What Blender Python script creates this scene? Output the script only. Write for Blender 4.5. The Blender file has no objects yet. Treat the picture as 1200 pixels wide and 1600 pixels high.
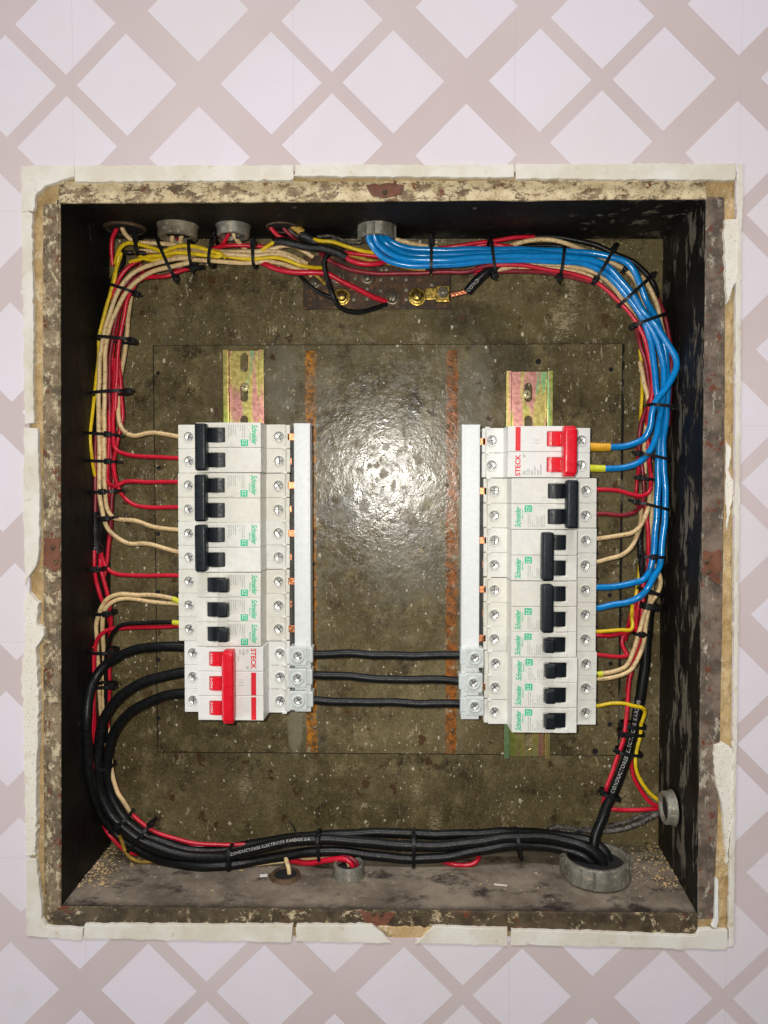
import bpy, bmesh, math, random
from mathutils import Vector, Matrix
random.seed(11)
S = bpy.context.scene
COL = S.collection
# ------------------------------------------------------------------ camera
F = 1200.0                       # focal length in photo pixels
VPX, VPY = 625.0, 755.0          # where the wall's normal meets the picture
D = 540.0                        # mm from lens to wall plane
PITCH = -math.atan((800 - VPY) / F)
YAW = math.atan((VPX - 600) / F)
ROT = Matrix.Rotation(YAW, 3, 'Z') @ Matrix.Rotation(math.pi / 2 + PITCH, 3, 'X')
cd = bpy.data.cameras.new('camera')
cam = bpy.data.objects.new('camera', cd)
COL.objects.link(cam)
cam.location = (0, -D / 1000, 0)
cam.rotation_euler = ROT.to_euler()
cd.sensor_fit = 'VERTICAL'
cd.sensor_height = 36.0
cd.lens = F / 1600 * 36
cd.clip_start = 0.01
cd.clip_end = 50
S.camera = cam
# ------------------------------------------------------------------ light
w = bpy.data.worlds.new('World')
S.world = w
w.use_nodes = True
bg = w.node_tree.nodes['Background']
bg.inputs[0].default_value = (1.0, 0.985, 0.97, 1)
bg.inputs[1].default_value = 0.07
def lamp(name, typ, loc, energy, size, color=(1, 1, 1), target=None):
    l = bpy.data.lights.new(name, typ)
    l.energy = energy
    l.color = color
    if typ == 'AREA':
        l.shape = 'RECTANGLE'; l.size = size[0]; l.size_y = size[1]
    else:
        l.shadow_soft_size = size
    o = bpy.data.objects.new(name, l)
    COL.objects.link(o)
    o.location = loc
    if target is not None:
        o.rotation_euler = (Vector(target) - Vector(loc)).to_track_quat('-Z', 'Y').to_euler()
    return o
lamp('phone_flash', 'POINT', (-0.018, -0.545, 0.012), 8.8, 0.004, (1.0, 0.965, 0.885))
lamp('overhead_fill', 'AREA', (0.0, -0.95, 2.1), 34, (1.2, 0.5), (0.97, 0.95, 1.0), (0, 0, 0))  # added soft fill from above, grazing the wall; no lamp seen there
lamp('side_fill', 'AREA', (-2.0, -0.95, -0.9), 21, (0.8, 1.2), (0.95, 0.97, 1.0), (0, 0, 0))  # added fill from the lower left to even out the wall; no window known
S.view_settings.view_transform = 'Standard'
S.view_settings.look = 'None'
S.view_settings.gamma = 1
S.view_settings.exposure = 0.0
S.view_settings.use_curve_mapping = False

# ------------------------------------------------------------------ helpers (millimetres)
def P(px, py, y):
    r = ROT @ Vector(((px - 600) / F, -(py - 800) / F, -1))
    t = (y + D) / r.y
    return Vector((r.x * t, y, r.z * t))
def ray_z(px, py, z):
    r = ROT @ Vector(((px - 600) / F, -(py - 800) / F, -1))
    t = z / r.z
    return Vector((r.x * t, r.y * t - D, z))
def ray_x(px, py, x):
    r = ROT @ Vector(((px - 600) / F, -(py - 800) / F, -1))
    t = x / r.x
    return Vector((x, r.y * t - D, r.z * t))
def tag(o, label=None, cat=None, group=None, kind=None):
    if label: o['label'] = label
    if cat: o['category'] = cat
    if group: o['group'] = group
    if kind: o['kind'] = kind
    return o
def empty(name, loc=(0, 0, 0), rot=(0, 0, 0)):
    o = bpy.data.objects.new(name, None)
    o.empty_display_size = 0.01
    COL.objects.link(o)
    o.location = Vector(loc) * 0.001
    o.rotation_euler = rot
    return o
class MB:
    """collects geometry in millimetres; build() links it as one mesh object"""
    def __init__(s):
        s.v = []; s.f = []; s.sm = []
    def add(s, vs, fs, smooth=False):
        b = len(s.v)
        s.v += [Vector(v) for v in vs]
        s.f += [tuple(b + i for i in f) for f in fs]
        s.sm += [smooth] * len(fs)
        return s
    def addm(s, other, M=None):
        b = len(s.v)
        s.v += [(M @ v if M else v) for v in other.v]
        s.f += [tuple(b + i for i in f) for f in other.f]
        s.sm += other.sm
        return s
    def bm(s, bm, smooth=False):
        bm.verts.ensure_lookup_table()
        for i, v in enumerate(bm.verts): v.index = i
        s.add([v.co.copy() for v in bm.verts], [[v.index for v in f.verts] for f in bm.faces], smooth)
        bm.free()
        return s
    def box(s, x0, x1, y0, y1, z0, z1, bev=0.0, seg=2, smooth=False):
        b = bmesh.new()
        bmesh.ops.create_cube(b, size=1)
        for v in b.verts:
            v.co = Vector(((x0 + x1) / 2 + v.co.x * (x1 - x0), (y0 + y1) / 2 + v.co.y * (y1 - y0), (z0 + z1) / 2 + v.co.z * (z1 - z0)))
        if bev:
            bmesh.ops.bevel(b, geom=list(b.edges), offset=bev, segments=seg, profile=0.6, affect='EDGES')
        return s.bm(b, smooth)
    def lathe(s, prof, M=None, n=28, smooth=True):
        """prof [(r, h)...] revolved about local Z, M places it"""
        vs, fs = [], []
        for r, h in prof:
            for k in range(n):
                a = 2 * math.pi * k / n
                vs.append(Vector((r * math.cos(a), r * math.sin(a), h)))
        for i in range(len(prof) - 1):
            for k in range(n):
                k2 = (k + 1) % n
                fs.append((i * n + k, i * n + k2, (i + 1) * n + k2, (i + 1) * n + k))
        if prof[0][0] > 1e-6: pass
        if M: vs = [M @ v for v in vs]
        return s.add(vs, fs, smooth)
    def build(s, name, mat, parent=None, origin=None, loc=None, bevel=None):
        me = bpy.data.meshes.new(name)
        og = Vector(origin) if origin is not None else Vector((0, 0, 0))
        me.from_pydata([((v - og) * 0.001)[:] for v in s.v], [], s.f)
        for p, sm in zip(me.polygons, s.sm): p.use_smooth = sm
        me.materials.append(mat)
        me.update()
        o = bpy.data.objects.new(name, me)
        COL.objects.link(o)
        if parent:
            o.parent = parent
            if origin is not None: o.location = og * 0.001
        else:
            o.location = og * 0.001
        return o
def centre(mb):
    n = len(mb.v)
    return Vector((sum(v.x for v in mb.v) / n, sum(v.y for v in mb.v) / n, sum(v.z for v in mb.v) / n))
TO_FRONT = Matrix.Rotation(math.pi / 2, 4, 'X')       # local +Z -> world -Y (towards the viewer)
def front_at(x, y, z):
    return Matrix.Translation((x, y, z)) @ TO_FRONT

def curve_mb(splines, ext, bev=0.0, res=2):
    """splines: closed outlines in x,z ; extruded +-ext about y=0 (holes allowed)"""
    c = bpy.data.curves.new('tmp', 'CURVE')
    c.dimensions = '2D'
    c.fill_mode = 'BOTH'
    c.extrude = max(ext - bev, 0.0)
    c.bevel_depth = bev
    c.bevel_resolution = res
    c.offset = -bev
    for pts in splines:
        sp = c.splines.new('POLY')
        sp.points.add(len(pts) - 1)
        for i, p in enumerate(pts): sp.points[i].co = (p[0], p[1], 0, 1)
        sp.use_cyclic_u = True
    o = bpy.data.objects.new('tmp', c)
    me = bpy.data.meshes.new_from_object(o)
    mb = MB()
    mb.add([Vector((v.co.x, -v.co.z, v.co.y)) for v in me.vertices], [list(p.vertices) for p in me.polygons])
    bpy.data.objects.remove(o); bpy.data.curves.remove(c); bpy.data.meshes.remove(me)
    return mb
def circle(cx, cz, r, n=20):
    return [(cx + r * math.cos(2 * math.pi * k / n), cz + r * math.sin(2 * math.pi * k / n)) for k in range(n)]
def rrect(x0, x1, z0, z1, r, n=4):
    out = []
    for cx, cz, a0 in ((x1 - r, z1 - r, 0), (x0 + r, z1 - r, 90), (x0 + r, z0 + r, 180), (x1 - r, z0 + r, 270)):
        for k in range(n + 1):
            a = math.radians(a0 + 90 * k / n)
            out.append((cx + r * math.cos(a), cz + r * math.sin(a)))
    return out
_tc = {}
def text_mb(s, size, bold=0.0, shear=0.0, spacing=1.0):
    """flat text, x right, z up, in mm, lower-left at origin"""
    k = (s, size, bold, shear, spacing)
    if k not in _tc:
        c = bpy.data.curves.new('tmp', 'FONT')
        c.body = s; c.size = size; c.offset = bold; c.shear = shear; c.space_character = spacing
        c.resolution_u = 3
        o = bpy.data.objects.new('tmp', c)
        me = bpy.data.meshes.new_from_object(o)
        vs = [Vector((v.co.x, 0, v.co.y)) for v in me.vertices]
        fs = [list(p.vertices) for p in me.polygons]
        bpy.data.objects.remove(o); bpy.data.curves.remove(c); bpy.data.meshes.remove(me)
        _tc[k] = (vs, fs)
    vs, fs = _tc[k]
    return MB().add(vs, fs)
def fit(mb, x0, x1, z0, z1):
    a = min(v.x for v in mb.v); b = max(v.x for v in mb.v)
    c = min(v.z for v in mb.v); d = max(v.z for v in mb.v)
    for v in mb.v:
        v.x = x0 + (v.x - a) / (b - a) * (x1 - x0)
        v.z = z0 + (v.z - c) / (d - c) * (z1 - z0)
    return mb
def catmull(pts, step=2.2):
    out = []
    n = len(pts)
    if n == 2: pts = [pts[0], (pts[0] + pts[1]) / 2, pts[1]]; n = 3
    for i in range(n - 1):
        p0 = pts[i - 1] if i else pts[0] * 2 - pts[1]
        p1, p2 = pts[i], pts[i + 1]
        p3 = pts[i + 2] if i + 2 < n else pts[-1] * 2 - pts[-2]
        m = max(2, int((p2 - p1).length / step))
        # centripetal
        t0 = 0; t1 = t0 + max((p1 - p0).length, .01) ** .5; t2 = t1 + max((p2 - p1).length, .01) ** .5; t3 = t2 + max((p3 - p2).length, .01) ** .5
        for k in range(m):
            t = t1 + (t2 - t1) * k / m
            A1 = p0 * ((t1 - t) / (t1 - t0)) + p1 * ((t - t0) / (t1 - t0))
            A2 = p1 * ((t2 - t) / (t2 - t1)) + p2 * ((t - t1) / (t2 - t1))
            A3 = p2 * ((t3 - t) / (t3 - t2)) + p3 * ((t - t2) / (t3 - t2))
            B1 = A1 * ((t2 - t) / (t2 - t0)) + A2 * ((t - t0) / (t2 - t0))
            B2 = A2 * ((t3 - t) / (t3 - t1)) + A3 * ((t - t1) / (t3 - t1))
            out.append(B1 * ((t2 - t) / (t2 - t1)) + B2 * ((t - t1) / (t2 - t1)))
    out.append(pts[-1].copy())
    return out
def tube(mb, path, r, n=12, cap=True, radii=None, flat=1.0):
    m = len(path)
    T = [(path[min(i + 1, m - 1)] - path[max(i - 1, 0)]).normalized() for i in range(m)]
    N = T[0].orthogonal().normalized()
    vs = []
    for i in range(m):
        N = (N - T[i] * N.dot(T[i])).normalized()
        B = T[i].cross(N)
        rr = radii[i] if radii else r
        for k in range(n):
            a = 2 * math.pi * k / n
            vs.append(path[i] + (N * math.cos(a) + B * math.sin(a) * flat) * rr)
    fs = [(i * n + k, i * n + (k + 1) % n, (i + 1) * n + (k + 1) % n, (i + 1) * n + k) for i in range(m - 1) for k in range(n)]
    mb.add(vs, fs, True)
    if cap:
        mb.add(vs[:n], [tuple(range(n))[::-1]]); mb.add(vs[-n:], [tuple(range(n))])
    return mb
def slab_px(pts, y0, y1, jit=0.0, step=0.0):
    """outline in photo pixels met at depth y0, then run straight back to y1"""
    w3 = [P(x, y, y0) for x, y in pts]
    if step:
        out = []
        for i, a in enumerate(w3):
            b = w3[(i + 1) % len(w3)]
            m = max(1, int((b - a).length / step))
            for k in range(m):
                q = a.lerp(b, k / m)
                if k or True:
                    q = q + Vector((random.gauss(0, jit), 0, random.gauss(0, jit)))
                out.append(q)
        w3 = out
    mb = curve_mb([[(v.x, v.z) for v in w3]], (y1 - y0) / 2, min(0.35, (y1 - y0) / 4), 1)
    for v in mb.v: v.y += (y0 + y1) / 2
    return mb

# ------------------------------------------------------------------ materials
class NT:
    def __init__(s, name):
        s.m = bpy.data.materials.new(name)
        s.m.use_nodes = True
        s.t = s.m.node_tree
        s.b = s.t.nodes['Principled BSDF']
        g = s.t.nodes.new('ShaderNodeNewGeometry')
        v = s.t.nodes.new('ShaderNodeVectorMath'); v.operation = 'SCALE'
        s.t.links.new(g.outputs['Position'], v.inputs[0]); v.inputs['Scale'].default_value = 1000
        s.pos = v.outputs[0]
        sp = s.t.nodes.new('ShaderNodeSeparateXYZ'); s.t.links.new(s.pos, sp.inputs[0])
        s.x, s.y, s.z = sp.outputs
    def inp(s, sock, v):
        if isinstance(v, bpy.types.NodeSocket): s.t.links.new(v, sock)
        elif v is not None:
            if isinstance(v, (tuple, list)) and len(v) == 3 and sock.type == 'RGBA': v = (*v, 1)
            sock.default_value = v
    def mth(s, op, a, b=None, c=None, clamp=False):
        n = s.t.nodes.new('ShaderNodeMath'); n.operation = op; n.use_clamp = clamp
        s.inp(n.inputs[0], a); s.inp(n.inputs[1], b)
        if c is not None: s.inp(n.inputs[2], c)
        return n.outputs[0]
    def noise(s, scale, detail=3, rough=0.55, stretch=None, off=0, dist=0.0):
        n = s.t.nodes.new('ShaderNodeTexNoise')
        n.inputs['Scale'].default_value = scale; n.inputs['Detail'].default_value = detail; n.inputs['Roughness'].default_value = rough
        n.inputs['Distortion'].default_value = dist
        m = s.t.nodes.new('ShaderNodeMapping')
        s.t.links.new(s.pos, m.inputs[0]); m.inputs['Location'].default_value = (off, off * 1.7, off * .6)
        if stretch: m.inputs['Scale'].default_value = stretch
        s.t.links.new(m.outputs[0], n.inputs['Vector'])
        return n.outputs['Fac']
    def voro(s, scale, off=0, feature='F1', stretch=None, rnd=1.0):
        n = s.t.nodes.new('ShaderNodeTexVoronoi'); n.feature = feature
        n.inputs['Scale'].default_value = scale; n.inputs['Randomness'].default_value = rnd
        m = s.t.nodes.new('ShaderNodeMapping')
        s.t.links.new(s.pos, m.inputs[0]); m.inputs['Location'].default_value = (off, off, off)
        if stretch: m.inputs['Scale'].default_value = stretch
        s.t.links.new(m.outputs[0], n.inputs['Vector'])
        return n
    def ramp(s, v, a, b, lo=0.0, hi=1.0):
        n = s.t.nodes.new('ShaderNodeMapRange'); n.interpolation_type = 'SMOOTHSTEP'
        s.inp(n.inputs['Value'], v)
        n.inputs['From Min'].default_value = a; n.inputs['From Max'].default_value = b
        n.inputs['To Min'].default_value = lo; n.inputs['To Max'].default_value = hi
        return n.outputs[0]
    def mix(s, f, a, b):
        n = s.t.nodes.new('ShaderNodeMix'); n.data_type = 'RGBA'
        s.inp(n.inputs[0], f); s.inp(n.inputs[6], a); s.inp(n.inputs[7], b)
        return n.outputs[2]
    def bump(s, h, strength=0.5, dist=0.001, prev=None):
        n = s.t.nodes.new('ShaderNodeBump')
        n.inputs['Strength'].default_value = strength; n.inputs['Distance'].default_value = dist
        s.inp(n.inputs['Height'], h)
        if prev is not None: s.t.links.new(prev, n.inputs['Normal'])
        return n.outputs[0]
    def out(s, color=None, rough=None, metal=None, normal=None, spec=None, **kw):
        s.inp(s.b.inputs['Base Color'], color); s.inp(s.b.inputs['Roughness'], rough); s.inp(s.b.inputs['Metallic'], metal)
        if normal is not None: s.t.links.new(normal, s.b.inputs['Normal'])
        if spec is not None: s.inp(s.b.inputs['Specular IOR Level'], spec)
        for k, v in kw.items(): s.inp(s.b.inputs[k.replace('_', ' ')], v)
        return s.m
def plastic(name, col, rough=0.4, var=0.12, dirt=None, dirt_amt=0.0, bump=0.0, spec=0.5, scale=0.25, age=0.0):
    t = NT(name)
    n = t.noise(scale, 4, .6)
    dark = tuple(c * (1 - var) for c in col); lite = tuple(min(1, c * (1 + var)) for c in col)
    c = t.mix(t.ramp(n, .3, .7), dark, lite)
    if dirt:
        d = t.ramp(t.noise(scale * 1.6, 6, .7, off=31), .62 - dirt_amt, .72 - dirt_amt * .6)
        c = t.mix(t.mth('MULTIPLY', d, .75), c, dirt)
    if age:
        oi = t.t.nodes.new('ShaderNodeObjectInfo')
        c = t.mix(t.mth('MULTIPLY', oi.outputs['Random'], age), c, (.66, .60, .44))
        c = t.mix(t.ramp(t.noise(.05, 4, .7, off=3), .5, .75, 0, .25), c, (.60, .54, .42))
    r = t.ramp(t.noise(scale * 2, 3, .6, off=7), .3, .7, rough * .8, rough * 1.25)
    nn = t.bump(t.noise(scale * 6, 3), bump, 0.0004) if bump else None
    return t.out(c, r, 0.0, nn, spec)
def metalm(name, col, rough=0.3, var=0.25, scale=0.6, metal=1.0, bump=0.2):
    t = NT(name)
    n = t.noise(scale, 5, .65)
    c = t.mix(t.ramp(n, .3, .7), tuple(c * (1 - var) for c in col), tuple(min(1, c * (1 + var)) for c in col))
    return t.out(c, t.ramp(t.noise(scale, 4, off=9), .3, .7, rough * .7, rough * 1.5), metal, t.bump(t.noise(scale * 3, 3), bump, 0.0003))

M = {}
M['white_body'] = plastic('breaker_white_plastic', (.77, .765, .71), .42, .05, (.55, .50, .40), .03, spec=.4, age=.35)
M['cream_body'] = plastic('cream_plastic', (.76, .74, .62), .42, .05)
M['steck_white'] = plastic('bright_white_plastic', (.80, .795, .76), .35, .03)
M['cover_white'] = plastic('cover_white_plastic', (.78, .80, .79), .38, .04, (.52, .50, .42), .03)
M['clear_white'] = plastic('milky_plastic', (.62, .66, .64), .25, .05)
M['dark_toggle'] = plastic('dark_grey_plastic', (.006, .010, .014), .42, .2, spec=.32)
M['red_toggle'] = plastic('red_plastic', (.72, .005, .02), .32, .06)
M['black_tie'] = plastic('black_nylon', (.006, .006, .007), .42, .3, spec=.3)
M['black_wire'] = plastic('black_insulation', (.006, .007, .007), .36, .3, (.05, .045, .04), .04, bump=.25, spec=.28)
M['dusty_black'] = plastic('dusty_black_insulation', (.03, .028, .026), .55, .4, (.22, .19, .15), .18, bump=.4)
M['tape'] = plastic('black_tape', (.008, .008, .009), .22, .3, bump=.9, scale=.4)
M['red_wire'] = plastic('red_insulation', (.60, .008, .030), .34, .12, (.18, .02, .03), .0, bump=.15)
M['dark_red_wire'] = plastic('dark_red_insulation', (.24, .010, .022), .4, .25, (.08, .03, .03), .06, bump=.2)
M['cream_wire'] = plastic('cream_insulation', (.76, .55, .28), .40, .12, (.22, .13, .06), .10, bump=.2)
M['yellow_wire'] = plastic('yellow_insulation', (.78, .54, .010), .36, .12, (.35, .22, .02), .03, bump=.15)
M['dirty_yellow'] = plastic('dirty_yellow_insulation', (.42, .26, .03), .5, .25, (.15, .10, .03), .1, bump=.3)
M['blue_wire'] = plastic('blue_insulation', (.002, .225, .60), .20, .10, bump=.06)
M['orange'] = plastic('orange_sleeve', (.80, .40, .015), .4, .1)
M['lime'] = plastic('lime_sleeve', (.70, .72, .03), .4, .1)
M['screw'] = metalm('zinc_screw', (.80, .80, .78), .36, .2, 1.0, .55)
M['screw_dark'] = plastic('screw_slot', (.02, .02, .02), .5)
M['brass'] = metalm('tarnished_brass', (.42, .29, .07), .38, .5, .5)
M['copper'] = metalm('copper', (.80, .32, .16), .3, .2, .5)
M['green_print'] = plastic('green_print', (.01, .52, .26), .5, .05)
M['red_print'] = plastic('red_print', (.78, .015, .03), .45, .04)
M['grey_print'] = plastic('grey_print', (.30, .31, .30), .6, .05)
M['pale_print'] = plastic('pale_grey_print', (.42, .44, .41), .6, .05)
M['white_print'] = plastic('white_print', (.80, .80, .78), .5, .03)
M['cable_print'] = plastic('cable_print', (.55, .54, .50), .6, .25, (.05, .05, .05), .16, scale=.9)
M['hole'] = plastic('hole_shade', (.006, .006, .006), .8)  # shade inside holes, put into the colour of flat discs

def m_tarnished(name, a, b, c, rough=.5, metal=.5):
    t = NT(name)
    k = t.mix(t.ramp(t.noise(.08, 6, .65), .35, .65), a, b)
    k = t.mix(t.ramp(t.noise(.25, 6, .7, off=5), .52, .68), k, c)
    return t.out(k, rough, metal, t.bump(t.noise(.8, 4), .35, .0005))
M['copper_bar'] = m_tarnished('tarnished_copper_bar', (.030, .018, .010), (.075, .038, .016), (.19, .080, .028), .5, .3)
M['bushing'] = m_tarnished('galvanised_fitting', (.14, .135, .11), (.25, .235, .19), (.42, .36, .26), .5, .35)
M['bushing_dirty'] = m_tarnished('mortar_smeared_fitting', (.10, .08, .055), (.27, .225, .15), (.44, .37, .26), .7, .1)
M['bushing_dark'] = m_tarnished('dark_rusty_ring', (.05, .035, .02), (.12, .07, .035), (.22, .14, .07), .7, .3)

def m_back():
    t = NT('hammered_olive_paint')
    base = t.mix(t.ramp(t.noise(.012, 5, .6), .32, .68), (.098, .072, .029), (.185, .145, .068))
    base = t.mix(t.ramp(t.noise(.05, 6, .7, off=40), .45, .7), base, (.25, .20, .095))
    base = t.mix(t.ramp(t.noise(.035, 6, .75, off=80), .52, .66), base, (.055, .038, .018))
    hammer = t.noise(.62, 3, .6)
    base = t.mix(t.ramp(hammer, .40, .62, 0, .65), base, t.mix(.55, base, (.03, .022, .010)))
    base = t.mix(t.ramp(t.noise(1.3, 2, .5, off=12), .56, .70, 0, .38), base, (.34, .29, .18))
    # scrapes of bare primer
    def gauss(px, py, rpx, rpz, y=88):
        c = P(px, py, y)
        dx = t.mth('DIVIDE', t.mth('SUBTRACT', t.x, c.x), rpx * .5); dz = t.mth('DIVIDE', t.mth('SUBTRACT', t.z, c.z), rpz * .5)
        return t.mth('ADD', t.mth('MULTIPLY', dx, dx), t.mth('MULTIPLY', dz, dz))
    ragged = t.noise(.11, 6, .75, off=3)
    def patch(base, px, py, rx, rz, col, soft=.5, amt=1.0, y=88):
        d = t.mth('ADD', gauss(px, py, rx, rz, y), t.mth('MULTIPLY', t.mth('SUBTRACT', ragged, .5), 4.5))
        return t.mix(t.mth('MULTIPLY', t.ramp(d, 1 + soft, 1 - soft * .6), amt), base, col)
    base = patch(base, 735, 500, 62, 26, (.030, .022, .008), 1.4, .7, 93)
    base = patch(base, 790, 560, 40, 40, (.035, .027, .012), 1.4, .55)
    base = patch(base, 830, 500, 70, 24, (.15, .115, .045), 1.4, .5, 93)
    base = patch(base, 535, 800, 34, 26, (.022, .017, .009), 1.2, .7)
    base = patch(base, 620, 520, 60, 40, (.16, .125, .05), 1.2, .5)
    base = patch(base, 440, 600, 26, 60, (.22, .20, .15), 1.0, .6)
    base = patch(base, 462, 1120, 12, 60, (.30, .26, .18), .8, .7)
    base = patch(base, 745, 620, 22, 80, (.20, .18, .13), 1.0, .6)
    base = patch(base, 640, 880, 60, 60, (.19, .175, .13), 1.2, .5)
    # cream splatter, larger
    n = t.noise(.13, 4, .75, stretch=(1.5, 1, .75), off=21, dist=.6)
    sp = t.ramp(n, .605, .64)
    zone = t.ramp(t.noise(.016, 2, .5, off=60), .46, .60)
    base = t.mix(t.mth('MULTIPLY', sp, zone), base, (.38, .31, .19))
    for (px, py, rx, rz) in ((895, 440, 9, 48), (652, 1235, 8, 18), (680, 1285, 12, 26), (383, 1230, 10, 26), (280, 1185, 12, 8), (820, 1160, 16, 12), (880, 500, 20, 26), (975, 1245, 9, 26), (958, 1250, 9, 22), (655, 530, 14, 12)):
        yy = 93 if py > 1180 or py < 540 else 88
        d = t.mth('ADD', gauss(px, py, rx * 1.3, rz * 1.3, yy), t.mth('MULTIPLY', t.mth('SUBTRACT', t.noise(.45, 6, .8, off=px * .01, stretch=(.8, 1, 1.6)), .5), 9))
        base = t.mix(t.ramp(d, .7, -.6, 0, .85), base, (.40, .33, .20))
    # white specks
    vm = t.t.nodes.new('ShaderNodeTexNoise'); vm.inputs['Scale'].default_value = .5; vm.inputs['Detail'].default_value = 3
    t.t.links.new(t.pos, vm.inputs['Vector'])
    va = t.t.nodes.new('ShaderNodeVectorMath'); va.operation = 'MULTIPLY_ADD'
    t.t.links.new(vm.outputs['Color'], va.inputs[0]); va.inputs[1].default_value = (2.6, 2.6, 2.6); t.t.links.new(t.pos, va.inputs[2])
    keep = t.pos; t.pos = va.outputs[0]
    for sc, thr, o in ((.055, .060, 0), (.10, .060, 17), (.030, .032, 33), (.17, .070, 47)):
        v = t.voro(sc, o, stretch=(1.25, 1, .8))
        th = t.mth('MULTIPLY', t.noise(.03, 3, .6, off=o + 5), thr * 2.4)
        base = t.mix(t.mth('LESS_THAN', v.outputs['Distance'], th), base, (.62, .56, .42))
    t.pos = keep
    # brown chips
    v = t.voro(.045, 71, stretch=(1.3, 1, .8))
    base = t.mix(t.mth('LESS_THAN', v.outputs['Distance'], t.mth('MULTIPLY', t.ramp(t.noise(.1, 4, .7, off=77), .42, .68), .30)), base, (.085, .045, .020))
    # dull stains that lost their gloss
    matte = None
    for (px, py, rx, rz) in ((579, 668, 7, 7), (560, 693, 9, 10), (653, 717, 8, 12), (545, 770, 7, 13), (531, 806, 20, 16), (636, 806, 14, 10), (646, 818, 12, 12), (525, 781, 8, 8), (597, 853, 5, 12), (584, 728, 12, 5), (600, 740, 7, 9), (568, 790, 10, 8), (615, 760, 4, 12), (671, 811, 4, 6), (603, 700, 6, 6), (640, 1000, 14, 10), (560, 640, 6, 6)):
        d = t.mth('ADD', gauss(px, py, rx, rz, 88), t.mth('MULTIPLY', t.mth('SUBTRACT', t.noise(.28, 5, .7, off=4), .5), 5.0))
        m_ = t.ramp(d, 1.3, .5)
        matte = m_ if matte is None else t.mth('MAXIMUM', matte, m_)
    base = t.mix(t.mth('MULTIPLY', matte, .5), base, (.150, .110, .050))
    # scratches
    sc = t.noise(.05, 2, .4, stretch=(6, 1, .5), off=9, dist=.4)
    base = t.mix(t.ramp(t.mth('ABSOLUTE', t.mth('SUBTRACT', sc, .5)), .006, .001, 0, .35), base, (.36, .32, .24))
    # rust lines where the stiffeners are spot welded behind the plate
    rn = t.noise(.16, 6, .75, off=91)
    for cx, hw, col2 in ((486, 4.2, (.58, .22, .015)), (706, 4.4, (.40, .13, .025))):
        c = P(cx, 800, 88).x
        d = t.mth('ABSOLUTE', t.mth('SUBTRACT', t.x, c))
        band = t.ramp(t.mth('ADD', d, t.mth('MULTIPLY', t.mth('SUBTRACT', rn, .5), 6.5)), hw + .8, hw - .6)
        zt, zb = P(0, 550, 88).z, P(0, 1172, 88).z
        inside = t.mth('MULTIPLY', t.mth('LESS_THAN', t.z, zt), t.mth('GREATER_THAN', t.z, zb))
        inside = t.mth('MULTIPLY', inside, 1.0)
        gap = t.ramp(t.noise(.028, 4, .7, off=cx), .40, .50)
        band = t.mth('MULTIPLY', band, t.mth('ADD', .5, t.mth('MULTIPLY', gap, .5)))
        rc = t.mix(t.ramp(t.noise(.22, 5, .7, off=55), .38, .62), col2, (.13, .06, .022))
        rc = t.mix(t.ramp(t.noise(.09, 5, .7, off=15), .56, .66), rc, (.40, .33, .20))
        halo = t.mth('MULTIPLY', t.ramp(d, 14, 5), inside)
        base = t.mix(t.mth('MULTIPLY', halo, .15), base, (.25, .225, .165))
        base = t.mix(t.mth('MULTIPLY', band, inside), base, rc)
    # old rivet spots / drilled holes
    nb = t.bump(hammer, .40, .00019)
    nb = t.bump(t.noise(.16, 3, .6, off=4), .22, .0012, nb)
    nb = t.bump(sp, .3, .0006, nb)
    rough = t.mth('ADD', t.ramp(t.noise(.06, 5, .7, off=44), .35, .72, .17, .30), t.mth('MULTIPLY', matte, .16))
    rough = t.mth('ADD', rough, t.ramp(t.noise(.12, 6, .75, off=54), .50, .66, 0, .18))
    return t.out(base, rough, 0.0, nb, .5)
M['back'] = m_back()
def m_side():
    t = NT('black_box_paint')
    c = t.mix(t.ramp(t.noise(.03, 5, .6), .3, .7), (.0038, .0035, .003), (.010, .009, .007))
    sc = t.noise(.055, 6, .72, stretch=(1.2, 1.2, .35), off=3, dist=.3)
    # right-hand wall is scraped more than the others
    k = t.ramp(t.x, 60, 190)
    thr = t.mth('SUBTRACT', .655, t.mth('MULTIPLY', k, .115))
    c = t.mix(t.mth('MULTIPLY', t.ramp(t.mth('SUBTRACT', sc, thr), 0, .05), .8), c, (.17, .145, .105))
    f = t.noise(.30, 4, .8, stretch=(2, 2, .5), off=8)
    c = t.mix(t.ramp(f, .70, .73), c, (.25, .22, .16))
    return t.out(c, t.ramp(sc, .4, .7, .5, .75), 0.0, t.bump(t.noise(.3, 5, .7), .4, .0008), .25)
M['side'] = m_side()
def m_floor():
    t = NT('dusty_box_floor')
    c = t.mix(t.ramp(t.noise(.022, 6, .65), .33, .67), (.125, .098, .070), (.28, .230, .170))
    c = t.mix(t.ramp(t.noise(.03, 6, .7, stretch=(1, 1.6, 1), off=6), .50, .66), c, (.040, .030, .025))
    c = t.mix(t.ramp(t.noise(.12, 6, .75, off=16), .58, .68), c, (.30, .26, .20))
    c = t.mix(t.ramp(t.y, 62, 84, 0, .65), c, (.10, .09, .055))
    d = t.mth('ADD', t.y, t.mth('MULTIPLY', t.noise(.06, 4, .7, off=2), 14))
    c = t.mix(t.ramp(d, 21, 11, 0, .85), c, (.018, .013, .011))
    v = t.voro(.16, 3)
    c = t.mix(t.mth('LESS_THAN', v.outputs['Distance'], t.mth('MULTIPLY', t.ramp(t.noise(.03, 3, .6), .5, .75), .20)), c, (.50, .43, .33))
    return t.out(c, .75, 0.0, t.bump(t.noise(.35, 6, .7), .5, .0012), .3)
M['floor'] = m_floor()
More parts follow.
